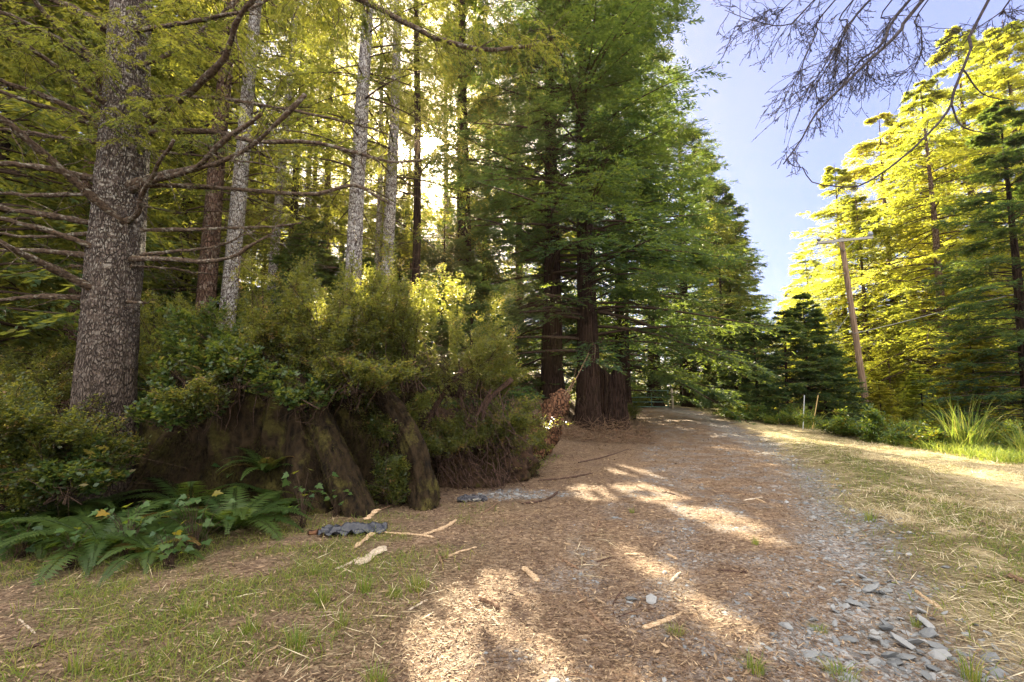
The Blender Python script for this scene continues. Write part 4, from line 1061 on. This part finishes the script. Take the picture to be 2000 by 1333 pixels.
# broken log
root = thing('broken_log', P(1040, 880, 12.0), 'broken leaning log with flaking reddish bark and a pale sawn knot', 'log')
RO2 = np.array(root.location)
pts = smooth_path([P(995, 925, 11.3), P(1025, 890, 11.6), P(1058, 850, 12.0), P(1075, 815, 12.2), P(1102, 768, 12.5)], 48)
g = Geo(); add_tube(g, pts - RO2, np.interp(np.linspace(0, 1, len(pts)), [0, .3, .6, .9, 1], [.34, .36, .38, .27, .17]), 18, 0, .5, .22, 5); glog = g
g = Geo()
c_ = P(1072, 826, 11.85) - RO2; dcut = norm(np.array([.35, -.8, .25]))
add_tube(g, np.stack([c_ - dcut * .2, c_ + dcut * .04]), np.array([.10, .085]), 10, 0, .5, .06); g.build('sawn_knot', M['wood'], root)
g = Geo()
for a, bb in (((1058, 845), (1078, 895)), ((1070, 850), (1072, 905)), ((1050, 830), (1000, 800)), ((1100, 775), (1125, 720)), ((1105, 780), (1150, 690))):
    pp = smooth_path([P(*a, 11.9), (P(*a, 11.9) + P(*bb, 11.8)) / 2 + rng.normal(0, .05, 3), P(*bb, 11.7)], 8); add_tube(glog, pp - RO2, np.linspace(.018, .006, len(pp)), 5, 1)
glog.build('log_body', [M['log'], M['stick']], root)

# decayed stump beside the redwoods
q = base_at(1190, 20.3)
root = thing('decayed_stump', q, 'tall hollow decayed stump with splintered vertical grain right of the redwoods', 'stump')
def dec_fn(TH, Z):
    r = .62 + .16 * (1 - Z) ** 2 + .12 * (fbm(TH * 3, Z, 91) - .5) + .05 * np.sin(TH * 22 + 3 * fbm(TH, Z * 2, 92))
    return np.stack([np.cos(TH) * r, np.sin(TH) * r, Z * (2.3 + 1.2 * (fbm(TH * 4, 2, 93) - .5))], -1)
g = Geo(); ring_mesh(g, dec_fn, 80, 24); g.build('stump_body', M['red_bark'], root)
# brush pile at the redwoods' feet
root = thing('brush_pile', base_at(1205, 17.5), 'low pile of dry brown brush at the foot of the redwoods by the road', 'brush pile')
g = Geo(); RO2 = np.array(root.location)
for k in range(700):
    u = rng.uniform(1090, 1270); Y = rng.uniform(15, 19.5); a = base_at(u, Y, rng.uniform(0, .5) * max(0, 1 - abs(u - 1190) / 110)) - RO2
    d = norm(np.array([rng.normal(), rng.normal(), rng.normal(.15, .35)])); l = rng.uniform(.15, .6)
    add_tube(g, np.stack([a, a + d * l * .5 + rng.normal(0, .03, 3), a + d * l]), np.array([.01, .008, .003]), 3)
g.build('dry_twigs', M['stick'], root)

# ------------------------------------------------------------------ ferns and leafy plants
def fern_mesh(seed, nf=16, L0=.75):
    g = np.random.default_rng(seed); gg = Geo()
    for k in range(nf):
        a = k * 2.4 + g.normal(0, .2); L = L0 * g.uniform(.7, 1.15); e = g.uniform(.7, 1.2)
        hd = np.array([math.cos(a), math.sin(a), 0]); sd = np.array([-math.sin(a), math.cos(a), 0])
        t = np.linspace(0, 1, 40); th = e - 1.6 * t * g.uniform(.8, 1.15)
        st_ = L / 40; pts = np.cumsum(hd * (np.cos(th) * st_)[:, None] + UP * (np.sin(th) * st_)[:, None], 0)
        add_tube(gg, pts[::4], np.linspace(.005, .0015, 10), 3, 0, .3)
        tg = norm(np.gradient(pts, axis=0)); nr = norm(np.cross(sd, tg))
        pl = .115 * L0 / .75 * np.sin(np.clip(t * 1.05 + .02, 0, 1) ** .7 * math.pi * .93 + .15) + .012
        fr = g.uniform(0, .6) if g.random() > .1 else 1.0
        for sg in (-1, 1):
            d = norm(sd * sg + tg * .35 + UP * -.12 + g.normal(0, .06, pts.shape))
            gg.quads(leafq(pts[4:], d[4:], nr[4:] * -1, pl[4:], np.full(36, .020 * L0 / .75), .3), 0, np.clip(fr + .25 * g.random(36), 0, 1.1))
    return gg.mesh('sword_fern', [M['fern']])
fm = [fern_mesh(1), fern_mesh(2, 20, .85), fern_mesh(3, 13, .65)]
for i, (u, v, s, lab) in enumerate([
    (60, 1010, 1.1, 'sword fern at the left edge under the big shrub'), (165, 990, 1.15, 'sword fern at the foot of the big fir'),
    (300, 985, 1.15, 'large sword fern below the left edge of the stump'), (400, 965, 1.1, 'sword fern in the dark hollow at the stump front'),
    (455, 1040, .95, 'sword fern with arching fronds in front of the stump hollow'), (230, 1045, .9, 'low sword fern among the broad leaves'),
    (90, 1075, .8, 'low sword fern near the left edge of the grass'), (560, 1000, .7, 'small sword fern in shade under the stump roots'), (340, 1060, .85, 'sword fern with long bright frond beside the broad leaved plants'),
    (20, 1060, 1.2, 'sword fern cut by the left edge of the picture'), (130, 1040, 1.2, 'sword fern with long arching fronds left of the big fir'), (260, 1020, 1.1, 'sword fern between the big fir and the stump'), (370, 1010, 1.2, 'tall sword fern against the left of the stump'), (200, 1085, 1.0, 'sword fern at the front of the fern bed'), (300, 1090, .9, 'sword fern in front of the stump shadow'),
    (520, 905, .7, 'small fern rooted high on the dark stump face')]):
    q = G(u, v); 
    if 'rooted' in lab: q = P(520, 925, 7.05)
    o = obj('sword_fern', fm[i % 3], None, q); s *= 1.35; q[2] += .03; o.scale = (s, s, s); o.rotation_euler = (0, 0, i * 1.3); tag(o, lab, 'fern')

LOBE = np.array([(0, 0), (.28, -.06), (.52, .10), (.36, .22), (.56, .46), (.30, .44), (.0, .95), (-.30, .44), (-.56, .46), (-.36, .22), (-.52, .10), (-.28, -.06)])
def broad_plant(seed, nl, Ht, size):
    g = np.random.default_rng(seed); gl, gs = Geo(), Geo()
    for k in range(nl):
        a = g.uniform(0, 6.28); h = Ht * g.uniform(.25, 1); r = g.uniform(.1, .5) * Ht
        c_ = np.array([math.cos(a) * r, math.sin(a) * r, h]); s_ = size * g.uniform(.6, 1.2)
        f = norm(np.array([math.cos(a), math.sin(a), -.35 + g.normal(0, .25)])); n = norm(np.array([g.normal(0, .3), g.normal(-.35, .3), 1])); sd = norm(np.cross(f, n)); 
        V = c_ + s_ * (LOBE[:, :1] * sd + LOBE[:, 1:] * f) + n * (s_ * .12 * np.abs(LOBE[:, :1]))
        cc = c_ + s_ * .35 * f
        V = np.vstack([V, cc]); F = np.array([[q, (q + 1) % 12, 12] for q in range(12)])
        gl.add(V, F, 0, min(1, g.random() * .8 if g.random() > .025 else 1.0), False)
        add_tube(gs, smooth_path([np.array([g.normal(0, .03), g.normal(0, .03), 0]), np.array([c_[0] * .5, c_[1] * .5, h * .75]), c_], 6), np.array([.005, .004, .003, .003, .002, .002, .002])[:len(smooth_path([c_, c_, c_], 6))], 3)
    return gl, gs
for i, (u, v, nl, Ht, size, lab) in enumerate([
    (590, 1030, 11, .55, .13, 'broad leaved plant with bright lobed leaves right of the fern hollow'), (655, 1010, 9, .3, .10, 'small lobed leaf plant at the right foot of the stump'),
    (470, 985, 8, .6, .14, 'broad leaved plant with pale lobed leaves against the dark stump'), (380, 1085, 16, .5, .13, 'broad leaved plant with yellowing leaves in front of the ferns'),
    (250, 1090, 15, .45, .13, 'large patch of broad lobed leaves in front of the big fir'), (140, 1110, 10, .35, .12, 'low broad leaved plant near the left grass'),
    (40, 1090, 9, .4, .13, 'broad leaved plant at the left edge of the picture'), (330, 1110, 14, .3, .10, 'low broad leaved plant at the edge of the mown grass')]):
    gl, gs = broad_plant(700 + i, int(nl * 2), Ht * 1.2, size * .72); root = thing('thimbleberry_plant', G(u, v), lab, 'plant')
    gl.build('leaves', M['broad'], root); gs.build('stems', M['twig'], root)

# grass tufts and tall clumps
def tuft_mesh(seed, n, h, r, w_, lean):
    g = np.random.default_rng(seed); a = g.uniform(0, 6.28, n); rr = r * np.sqrt(g.random(n)); hh = h * g.uniform(.45, 1.1, n)
    p0 = np.stack([np.cos(a) * rr, np.sin(a) * rr, np.full(n, -.01)], -1); a2 = a + g.normal(0, .7, n); ln = g.uniform(.1, lean, n)
    out = np.stack([np.cos(a2), np.sin(a2), 0 * a2], -1); sd = np.stack([-np.sin(a2), np.cos(a2), 0 * a2], -1)
    gg = Geo(); prev = p0; tn = g.random(n) ** 1.3; wd = w_ * g.uniform(.6, 1.2, n)
    K = 6
    for k in range(K):
        t1 = (k + 1) / K
        nx = p0 + UP * (hh * (t1 - .35 * ln * t1 ** 3))[:, None] + out * (hh * ln * t1 ** 2)[:, None]
        w0, w1 = wd * (1 - (k / K) ** 2), wd * (1 - t1 ** 2) + .0004
        gg.quads(np.stack([prev - sd * w0[:, None] / 2, prev + sd * w0[:, None] / 2, nx + sd * w1[:, None] / 2, nx - sd * w1[:, None] / 2], -2), 0, tn)
        prev = nx
    return gg.mesh('grass_tuft', [M['grass']])
tm = [tuft_mesh(1, 70, .16, .06, .005, .9), tuft_mesh(2, 90, .13, .08, .005, 1.0), tuft_mesh(3, 46, .18, .05, .005, .8)]
for i, (u, v, s, lab) in enumerate([
    (712, 1155, 1.1, 'grass tuft below the pale torn slab'), (815, 1150, 1.15, 'bright grass tuft right of the slabs on the litter'), (612, 1125, 1.0, 'grass tuft left of the slender splinter'),
    (628, 1180, 1.0, 'grass tuft in the second row below the slab'), (770, 1165, .8, 'small grass tuft between the two bright tufts'), (668, 1225, .9, 'thin upright grass tuft in the lower litter'),
    (580, 1265, 1.1, 'spreading yellow green tuft in the lower left litter'), (370, 1200, .9, 'pale grass tuft in the left lawn'), (150, 1310, 1.2, 'yellow green tuft in the lower left corner'),
    (490, 1235, .9, 'small tuft left of the spreading yellow green tuft'), (1645, 1325, 1.0, 'bright grass tuft among the gravel at the lower edge'), (1900, 1330, 1.1, 'yellow green grass tuft in the lower right corner'),
    (1475, 1315, .9, 'grass tuft between litter and gravel near the lower edge'), (1320, 1240, .7, 'dark grass tuft beside the thick torn branch'), (1475, 1065, .7, 'small yellow tuft in the middle of the road'),
    (1235, 1003, .6, 'small bright tuft in the sunlit strip'), (1600, 1235, .6, 'small tuft in the gravel left of the big stones'), (1790, 1225, .6, 'small tuft among the big grey stones'),
    (735, 1355, 1., 'grass tuft cut by the lower edge of the picture'), (1620, 905, 1.0, 'tuft at the right edge of the far wheel track'), (1700, 1020, 1.2, 'green tuft at the right edge of the near wheel track'), (870, 1090, .6, 'tiny tuft at the end of the small yellow stick')]):
    o = obj('grass_tuft', tm[i % 3], None, G(u, min(v, 1340))); o.scale = (s,) * 3; o.rotation_euler = (0, 0, i * 1.1); tag(o, lab, 'grass tuft')
cm = [tuft_mesh(11, 160, 1.5, .35, .022, .9), tuft_mesh(12, 120, 1.0, .35, .02, 1.1)]
for i, (u, Y, k, s, lab) in enumerate([(1880, 14.5, 0, 1.0, 'tall arching clump of long grass, the biggest on the field edge'), (2000, 13.2, 0, .75, 'tall grass clump cut by the right edge of the picture'),
                                       (1765, 16.5, 1, .9, 'thin drooping grass clump left of the biggest clump'), (1575, 21.5, 1, 1.0, 'tall thin grass around the marker stakes'), (1700, 18, 1, .7, 'low grass clump on the field edge below the pole')]):
    o = obj('tall_grass_clump', cm[k], None, base_at(u, Y)); o.scale = (s * 1.25,) * 3; o.rotation_euler = (0, 0, i); tag(o, lab, 'grass clump')

# ------------------------------------------------------------------ sticks, slabs and litter one by one
ST = [  # pixels, radius, flat, material, name, label
    ([(1127, 1151), (1140, 1175), (1159, 1205), (1188, 1234)], .013, .7, 'stick', 'fallen_branch', 'long curved tan branch at the edge of the bright sun patch'),
    ([(1257, 1230), (1290, 1218), (1330, 1201)], .021, .55, 'wood', 'torn_branch', 'thick torn pale branch lying in the near litter'),
    ([(1217, 1153), (1197, 1183), (1201, 1207)], .007, 1, 'stick_dark', 'twig', 'curved dark twig like a bracket beside the pale blue stone'),
    ([(1203, 1209), (1246, 1194), (1275, 1192)], .006, 1, 'stick_dark', 'twig', 'dark twig bent below the pale blue stone'),
    ([(1156, 1049), (1165, 1035), (1170, 1018)], .012, 1, 'stick', 'stick', 'short grey stick standing alone in the middle litter'),
    ([(1290, 962), (1312, 966), (1333, 973)], .014, 1, 'stick_dark', 'stick', 'dark stick at the end of the far sun patch'),
    ([(1402, 1116), (1430, 1118), (1460, 1122)], .011, 1, 'stick_dark', 'stick', 'straight dark stick on the gravel side of the road'),
    ([(1022, 1111), (1038, 1125), (1051, 1140)], .024, .7, 'wood', 'wood_chunk', 'yellow wood chunk above the bright sun patch'),
    ([(1098, 1096), (1112, 1104), (1130, 1114)], .014, 1, 'stick', 'stick', 'brown stick right of the yellow wood chunk'),
    ([(1165, 1100), (1197, 1089)], .009, 1, 'stick_dark', 'stick', 'dark stick pointing at the yellow splinter'),
    ([(1219, 1085), (1250, 1085)], .018, .7, 'wood', 'splinter', 'short yellow splinter in the middle of the near road'),
    ([(1304, 1084), (1322, 1095)], .018, .7, 'wood', 'splinter', 'stubby brown and yellow splinter right of the short yellow one'),
    ([(1308, 1140), (1328, 1120)], .013, .8, 'wood_grey', 'stick', 'short pale stick in the strip of sun left of the gravel'),
    ([(1322, 1216), (1365, 1245), (1406, 1267)], .006, 1, 'stick', 'twig', 'thin twig running down from the thick torn branch'),
    ([(1228, 1272), (1260, 1277), (1297, 1279)], .006, 1, 'stick_dark', 'twig', 'thin dark twig near the lower edge right of the sun patch'),
    ([(1094, 1321), (1130, 1322), (1174, 1328)], .009, 1, 'stick', 'stick', 'brown stick along the lower edge in the sun patch'),
    ([(1076, 1285), (1100, 1262), (1127, 1245)], .005, 1, 'stick', 'twig', 'thin pale twig inside the bright sun patch'),
    ([(1413, 962), (1440, 964), (1467, 970)], .016, .7, 'stick', 'stick', 'longest stick of the small heap on the road'),
    ([(1453, 979), (1489, 973)], .018, .7, 'wood_grey', 'stick', 'pale stick crossing in the small heap on the road'),
    ([(1475, 975), (1495, 984)], .018, .7, 'wood', 'stick', 'short yellow stick at the right end of the small heap on the road'),
    ([(714, 1031), (728, 1012), (743, 993)], .035, .35, 'wood', 'wood_slab', 'orange wood slab standing up behind the black plastic'),
    ([(600, 1046), (640, 1041), (674, 1035)], .03, 1, 'log', 'fallen_branch', 'reddish branch left of the black plastic'),
    ([(692, 1073), (712, 1056), (734, 1040)], .03, .5, 'wood', 'wood_slab', 'narrow orange slab in front of the black plastic'),
    ([(699, 1104), (725, 1088), (752, 1069)], .05, .3, 'wood_grey', 'wood_slab', 'wide pale torn slab, the lowest of the slabs'),
    ([(656, 1113), (680, 1103), (706, 1089)], .016, .5, 'wood_grey', 'splinter', 'slender pale splinter left of the wide slab'),
    ([(735, 1040), (783, 1044), (826, 1047), (848, 1052)], .022, .5, 'wood', 'bark_strip', 'long yellow bark strip leading right from the black plastic'),
    ([(826, 1046), (862, 1035), (891, 1018)], .028, .5, 'wood', 'bark_strip', 'curved yellow bark strip continuing up to the right'),
    ([(873, 1089), (900, 1079), (931, 1071)], .015, .7, 'wood', 'stick', 'small yellow stick right of the long bark strip'),
    ([(938, 1171), (958, 1181), (975, 1190)], .022, 1, 'stick', 'log_piece', 'short brown log piece left of the bright sun patch'),
    ([(797, 1194), (815, 1184), (835, 1172)], .010, .6, 'wood_grey', 'splinter', 'thin pale splinter below the bright grass tuft'),
    ([(656, 984), (676, 1003), (696, 1022)], .008, 1, 'stick', 'twig', 'straight twig leaning down toward the black plastic'),
    ([(895, 981), (925, 980), (953, 979)], .075, .7, 'char', 'charred_log', 'short charred black log beside the patch of gravel'),
    ([(851, 1075), (858, 1090), (864, 1104)], .012, 1, 'stick', 'stick', 'short brown stick below the curved bark strip'),
    ([(938, 1006), (955, 996), (971, 984)], .014, .8, 'stick', 'stick', 'brown stick leaning by the charred log'),
    ([(1788, 1156), (1812, 1173), (1840, 1194)], .016, .7, 'wood', 'stick', 'tan stick lying between gravel and grass on the right'),
    ([(1970, 1128), (1985, 1134), (2010, 1146)], .024, 1, 'stick', 'stick', 'thick pale stick end at the right edge of the picture'),
    ([(1732, 1114), (1745, 1130), (1757, 1145)], .007, 1, 'wood_grey', 'twig', 'thin pale twig at the grass edge of the wheel track'),
    ([(22, 1283), (60, 1267), (105, 1252)], .012, 1, 'stick_dark', 'stick', 'dark stick in the lower left grass'),
    ([(36, 1210), (50, 1223), (69, 1239)], .007, 1, 'wood_grey', 'twig', 'thin pale twig near the left edge'),
    ([(33, 1306), (60, 1302), (83, 1301)], .014, .3, 'wood', 'bark_chip', 'yellow brown bark chip in the lower left corner'),
    ([(1050, 940), (1100, 936), (1160, 925)], .02, .8, 'stick_dark', 'fallen_branch', 'dark branch lying in front of the redwoods'),
    ([(1020, 985), (1065, 978), (1090, 962)], .018, .8, 'stick_dark', 'fallen_branch', 'dark branch on the patch of gravel'),
    ([(1130, 905), (1180, 894), (1230, 878)], .022, .8, 'stick_dark', 'fallen_branch', 'dark branch along the left edge of the far road')]
for i, (px, r, fl, mt, nm, lab) in enumerate(ST):
    g3 = np.random.default_rng(800 + i)
    q = [G(min(u, 2060), v, r * fl * .7) for u, v in px]
    if 'standing up' in lab: q[-1][2] += .28; q[1][2] += .14; q[-1][:2] = q[0][:2] + [.1, .15]; q[1][:2] = q[0][:2] + [.05, .08]
    pts = smooth_path(q, 12); n = len(pts); pts = pts + g3.normal(0, r * .18, pts.shape) * np.array([1, 1, .3])
    O = pts.mean(0); prof = r * (1 + .18 * g3.normal(size=n)); prof[0] *= .55; prof[-1] *= .45
    V, F, T3 = tube(pts - O, prof, 8, .14, i)
    V[:, 2] *= fl                                    # flattened slabs lie on the ground
    gg = Geo(); gg.add(V, F, 0, .5, False); gg.l.append(T3.ravel()); gg.lt.append(np.full(len(T3), 3)); gg.m.append(np.zeros(len(T3), int)); gg.t.append(np.full(len(T3), .5)); gg.s.append(np.full(len(T3), False))
    if fl == 1 and len(px) > 2 and r < .015:
        for _ in range(2):
            k = g3.integers(2, n - 2); d = norm(pts[k + 1] - pts[k] + g3.normal(0, .03, 3)); d[2] = abs(d[2]) * .3
            add_tube(gg, np.stack([pts[k], pts[k] + d * .06, pts[k] + d * .12 + g3.normal(0, .01, 3)]) - O, np.array([r * .5, r * .4, r * .2]), 4)
    o = gg.build(nm, M[mt], None, O); tag(o, lab, {'wood_slab': 'wood slab', 'bark_strip': 'bark strip', 'wood_chunk': 'wood chunk', 'fallen_branch': 'branch', 'torn_branch': 'branch', 'charred_log': 'log', 'log_piece': 'log', 'bark_chip': 'bark chip'}.get(nm, nm))
# arching vine
q = [G(743, 1000, .03), P(790, 980, 7.3), P(826, 971, 7.5), P(884, 975, 7.7), G(927, 995, .02)]
tag((lambda g: (add_tube(g, smooth_path(q, 20), .008, 5), g.build('vine', M['stick']))[1])(Geo()), 'long thin arching vine from the orange slab to the gravel patch', 'vine')

# crumpled black plastic
O = G(690, 1042); gX, gY = np.meshgrid(np.linspace(-.36, .36, 60), np.linspace(-.14, .14, 26))
z = .12 * np.abs(fbm(gX * 7 + .7 * gY, gY * 12, 95) - .5) * 2.0 + .06 * np.exp(-(gX + .05) ** 2 / .02 - gY ** 2 / .006) + .02 * np.abs(np.sin(gX * 19 + gY * 30 + 4 * fbm(gX * 4, gY * 4, 96)))
ed = 1 + .35 * (fbm(gX * 6, 0 * gX, 97) - .5); V = np.stack([gX, gY * ed * (1 - .5 * np.abs(gX / .36) ** 3) + .12 * gX, z + height(gX + O[0], gY + O[1]) - O[2] + .006], -1)
i = np.arange(25)[:, None] * 60 + np.arange(59)[None]; g = Geo(); g.add(V, np.stack([i, i + 1, i + 61, i + 60], -1).reshape(-1, 4))
tag(g.build('plastic_sheet', M['plastic'], None, O), 'crumpled black plastic sheet lying among torn wood slabs', 'plastic sheet')

# ------------------------------------------------------------------ gate, post, stakes, pole
D = 31.5
a, bb = P(1222, 800, D), P(1307, 800, D); zg = H(bb[0], D)
root = thing('farm_gate', (bb[0], D, zg), 'green tubular steel farm gate across the road at the bend', 'gate')
def rail(name, p0, p1, r=.028, m='gate'):
    g = Geo(); add_tube(g, np.stack([np.array(p0, float), (np.array(p0, float) + p1) / 2, np.array(p1, float)]), r, 8); g.build(name, M[m], root)
Wg = a[0] - bb[0]
for zr in (.15, .45, .75, 1.18): rail('rail', (0, 0, zr), (Wg, 0, zr), .022)
for f in (0.02, .40, .98): rail('upright', (Wg * f, -.005, .12), (Wg * f, -.005, 1.22), .026)
rail('gate_post', (Wg - .12, 0, -.2), (Wg - .12, 0, 1.45), .06, 'post')
root = thing('fence_post', base_at(1313, 31.3), 'pale wooden post standing beside the green gate', 'post')
g = Geo(); add_tube(g, np.array([(0, 0, -.2), (-.01, 0, .6), (-.03, 0, 1.35), (-.03, 0, 1.38)]), np.array([.075, .072, .07, .045]), 10, 0, .5, .04); g.build('post_shaft', M['post'], root)
for nm, uv0, uv1, mt, lab in (('marker_stake', (1563, 812), (1571, 772), 'stake_grey', 'grey marker stake leaning slightly at the far end of the straw field'), ('marker_stake', (1580, 812), (1598, 772), 'stake_wood', 'yellow wooden stake leaning right beside the grey marker stake')):
    p0, p1 = P(*uv0, 21.), P(*uv1, 21.); d = p1 - p0; q0 = base_at(uv0[0], 21., -.1)
    g = Geo(); V, F, T3 = tube(np.stack([q0 - q0, (p1 - q0) * .97, p1 - q0]), np.array([.022, .021, .014]), 6, 0, 0, .6); g.add(V, F, 0, .5, False); g.add(V, T3, 0, .5, False)
    tag(g.build(nm, M[mt], None, q0), lab, 'stake')

D = 27.5
p0, p1 = P(1693, 800, D), P(1643, 468, D); ax_ = (p1 - p0) / (p1[2] - p0[2]); gz = H(p0[0], D) - .3
q0 = p0 + ax_ * (gz - p0[2]); hp = p1[2] - gz
root = thing('utility_pole', q0, 'leaning wooden utility pole with a weathered grey crossarm, rising out of the low scrub', 'utility pole')
g = Geo(); zz = np.linspace(0, hp, 16); add_tube(g, ax_ * zz[:, None], np.linspace(.19, .125, 16), 12, 0, .5, .05, 3); g.build('pole_shaft', M['pole'], root)
ca, cb = P(1596, 475, D - .25) - q0, P(1704, 464, D - .25) - q0; cm_ = (ca + cb) / 2; dx = norm(cb - ca); Lc = np.linalg.norm(cb - ca)
Rm_ = np.stack([dx, norm(np.cross(UP, dx)), np.cross(dx, norm(np.cross(UP, dx)))], 1)
g = Geo(); box(g, cm_, (Lc, .12, .14), rot=Rm_); g.build('crossarm', M['arm'], root)
for cc, hh in ((ca + dx * .12, .28), (cb - dx * .1, .34)):
    g = Geo(); add_tube(g, np.stack([cc + UP * z for z in (.05, .12, .16, .2, hh)]), np.array([.05, .09, .13, .13, .09]), 10); g.build('insulator', M['ceramic'], root)
g = Geo(); add_tube(g, np.stack([p1 - q0 + UP * z for z in (-.02, .06, .1)]), np.array([.14, .14, .05]), 10); g.build('pole_cap', M['steel'], root)
for sg in (-1, 1):
    g = Geo(); e = cm_ + dx * sg * .62 - UP * .05; f = p1 - q0 - UP * .75 - np.array([0, .16, 0]); add_tube(g, np.stack([e, (e + f) / 2, f]), .02, 5); g.build('brace', M['steel'], root)
for k in range(9):
    g = Geo(); c_ = ax_ * (hp - 1.2 - k * .85); sg = -1 if k % 2 else 1; add_tube(g, np.stack([c_ + np.array([sg * .1, -.03, 0]), c_ + np.array([sg * .2, -.03, .01]), c_ + np.array([sg * .26, -.03, .01])]), .022, 6); g.build('step_bolt', M['steel'], root)
g = Geo(); q = np.stack([P(1668, 652, 27.3), P(1760, 630, 25.5), P(1850, 607, 23.5), P(2000, 570, 21), P(2140, 530, 19)]); add_tube(g, smooth_path(q, 40), .022, 6)
tag(g.build('utility_cable', M['cable']), 'pale sagging cable running from the utility pole to the right edge', 'cable')
g = Geo(); q = np.stack([P(1662, 610, 27.4), P(1600, 690, 26), P(1560, 745, 25)]); add_tube(g, smooth_path(q, 10), .01, 5)
tag(g.build('guy_wire', M['steel']), 'thin guy wire slanting down left from the utility pole', 'wire')

# ------------------------------------------------------------------ overhanging tree, its trunk outside the picture on the right
root = thing('overhanging_tree', (7.2, 2.6, H(7.2, 2.6)), 'bare drooping boughs with grey budded twigs hanging into the upper right sky', 'tree')
RO2 = np.array(root.location)
g = Geo(); add_tube(g, np.array([(0, 0, -.4), (0, 0, 1), (.05, 0, 4), (0, .05, 8), (-.1, .1, 12), (0, 0, 15)]), np.array([.42, .34, .3, .25, .16, .04]), 14, 0, .5, .05); g.build('trunk', M['fir_bark'], root)
OB = [([(1931, 0), (1897, 94), (1864, 176), (1858, 204), (1837, 236), (1785, 289), (1725, 337), (1676, 364), (1631, 364), (1586, 356), (1567, 326)], 4.6, .014, 8.2, 3, .3),
      ([(1858, 204), (1879, 247), (1942, 264)], 4.6, .012, None, 0, 0), ([(1882, 137), (1920, 184), (1987, 199)], 4.6, .011, None, 0, 0),
      ([(1810, -10), (1762, 56), (1725, 94), (1684, 131), (1650, 165), (1594, 221), (1567, 270), (1530, 321)], 4.9, .020, 7.6, 26, .5),
      ([(1785, -10), (1725, 82), (1680, 120), (1640, 175)], 5.1, .018, 7.7, 30, .6), ([(1708, -10), (1650, 67), (1627, 112), (1582, 187)], 5.2, .014, 7.9, 34, .6),
      ([(1675, -10), (1655, 45), (1610, 130), (1560, 200)], 5.0, .010, 8.0, 34, .6), ([(1640, -10), (1594, 67), (1556, 150), (1526, 202)], 5.3, .010, 8.1, 34, .6),
      ([(1600, -10), (1540, 48), (1470, 40), (1415, 20)], 5.4, .010, 8.2, 30, .6), ([(1820, -10), (1800, 60), (1798, 110), (1760, 150)], 5.2, .009, 7.9, 26, .5),
      ([(1560, -10), (1500, 20), (1440, 60)], 5.6, .008, 8.3, 24, .5), ([(1980, -10), (1960, 20), (1890, 65), (1840, 80)], 5.0, .010, 8.0, 22, .4), ([(1750, -10), (1740, 40), (1700, 100), (1690, 160)], 5.3, .009, 7.8, 28, .5)]
g4 = np.random.default_rng(55)
for px, Y, r, zt, ntw, tl in OB:
    pts = [P(u, v, Y) for u, v in px]
    if zt: 
        e = np.array([7.2, 2.6, zt]); pts = [e, e * .5 + (pts[0] + np.array([.2, 0, .8])) * .5 + UP * .4] + pts
    pp = smooth_path(pts, 26); n = len(pp); g = Geo()
    add_tube(g, pp - RO2, np.linspace(r * (1.25 if zt else .85), r * .3, n), 7, 0, .5, .1)
    i0 = int(n * 2 / (len(pts) - 1)) if zt else 0
    QB = []
    for k in range(int(ntw * .8)):
        i = g4.integers(i0, n - 1); d = norm(pp[min(n - 1, i + 1)] - pp[i])
        dd = norm(d * .8 + norm(g4.normal(size=3)) * .8 - UP * .25); l = tl * g4.uniform(.25, 1.0)
        t = np.linspace(0, 1, 6)[:, None]; c_ = pp[i] + dd * l * t - UP * g4.uniform(0, .35) * l * t ** 2 + np.cumsum(g4.normal(0, .008, (6, 3)), 0)
        add_tube(g, c_ - RO2, np.linspace(.0045, .002, 6), 4)
        for m_ in range(6):
            j = g4.integers(1, 6); d3 = norm(dd + norm(g4.normal(size=3)) * .9 - UP * .2); l3 = g4.uniform(.05, .2); e = c_[j] + d3 * l3
            add_tube(g, np.stack([c_[j], (c_[j] + e) / 2 + g4.normal(0, .006, 3), e]) - RO2, np.array([.003, .0025, .002]), 3)
            for _ in range(5):
                f = c_[j] + (e - c_[j]) * g4.uniform(.3, 1); d5 = norm(d3 + norm(g4.normal(size=3)) * .7)
                QB.append(leafq(f[None], d5[None], norm(g4.normal(size=(1, 3))), np.array([g4.uniform(.015, .04)]), np.array([.007]))[0])
    if QB: g.quads(np.array(QB) - RO2, 0, .5)
    g.build('bough', M['grey_twig'], root)



# ------------------------------------------------------------------ the golden air of the backlit forest
HAZE = 0.0005
hb = MB('haze_air'); pv = hb.n('ShaderNodeVolumePrincipled')
pv.inputs['Color'].default_value = (1.0, .80, .46, 1); pv.inputs['Density'].default_value = HAZE; pv.inputs['Anisotropy'].default_value = .84
hb.t.links.new(pv.outputs[0], hb.out.inputs['Volume'])
g = Geo(); box(g, (0, 0, 14.5), (720, 1340, 37)); tag(g.build('haze', hb.m), kind='stuff')
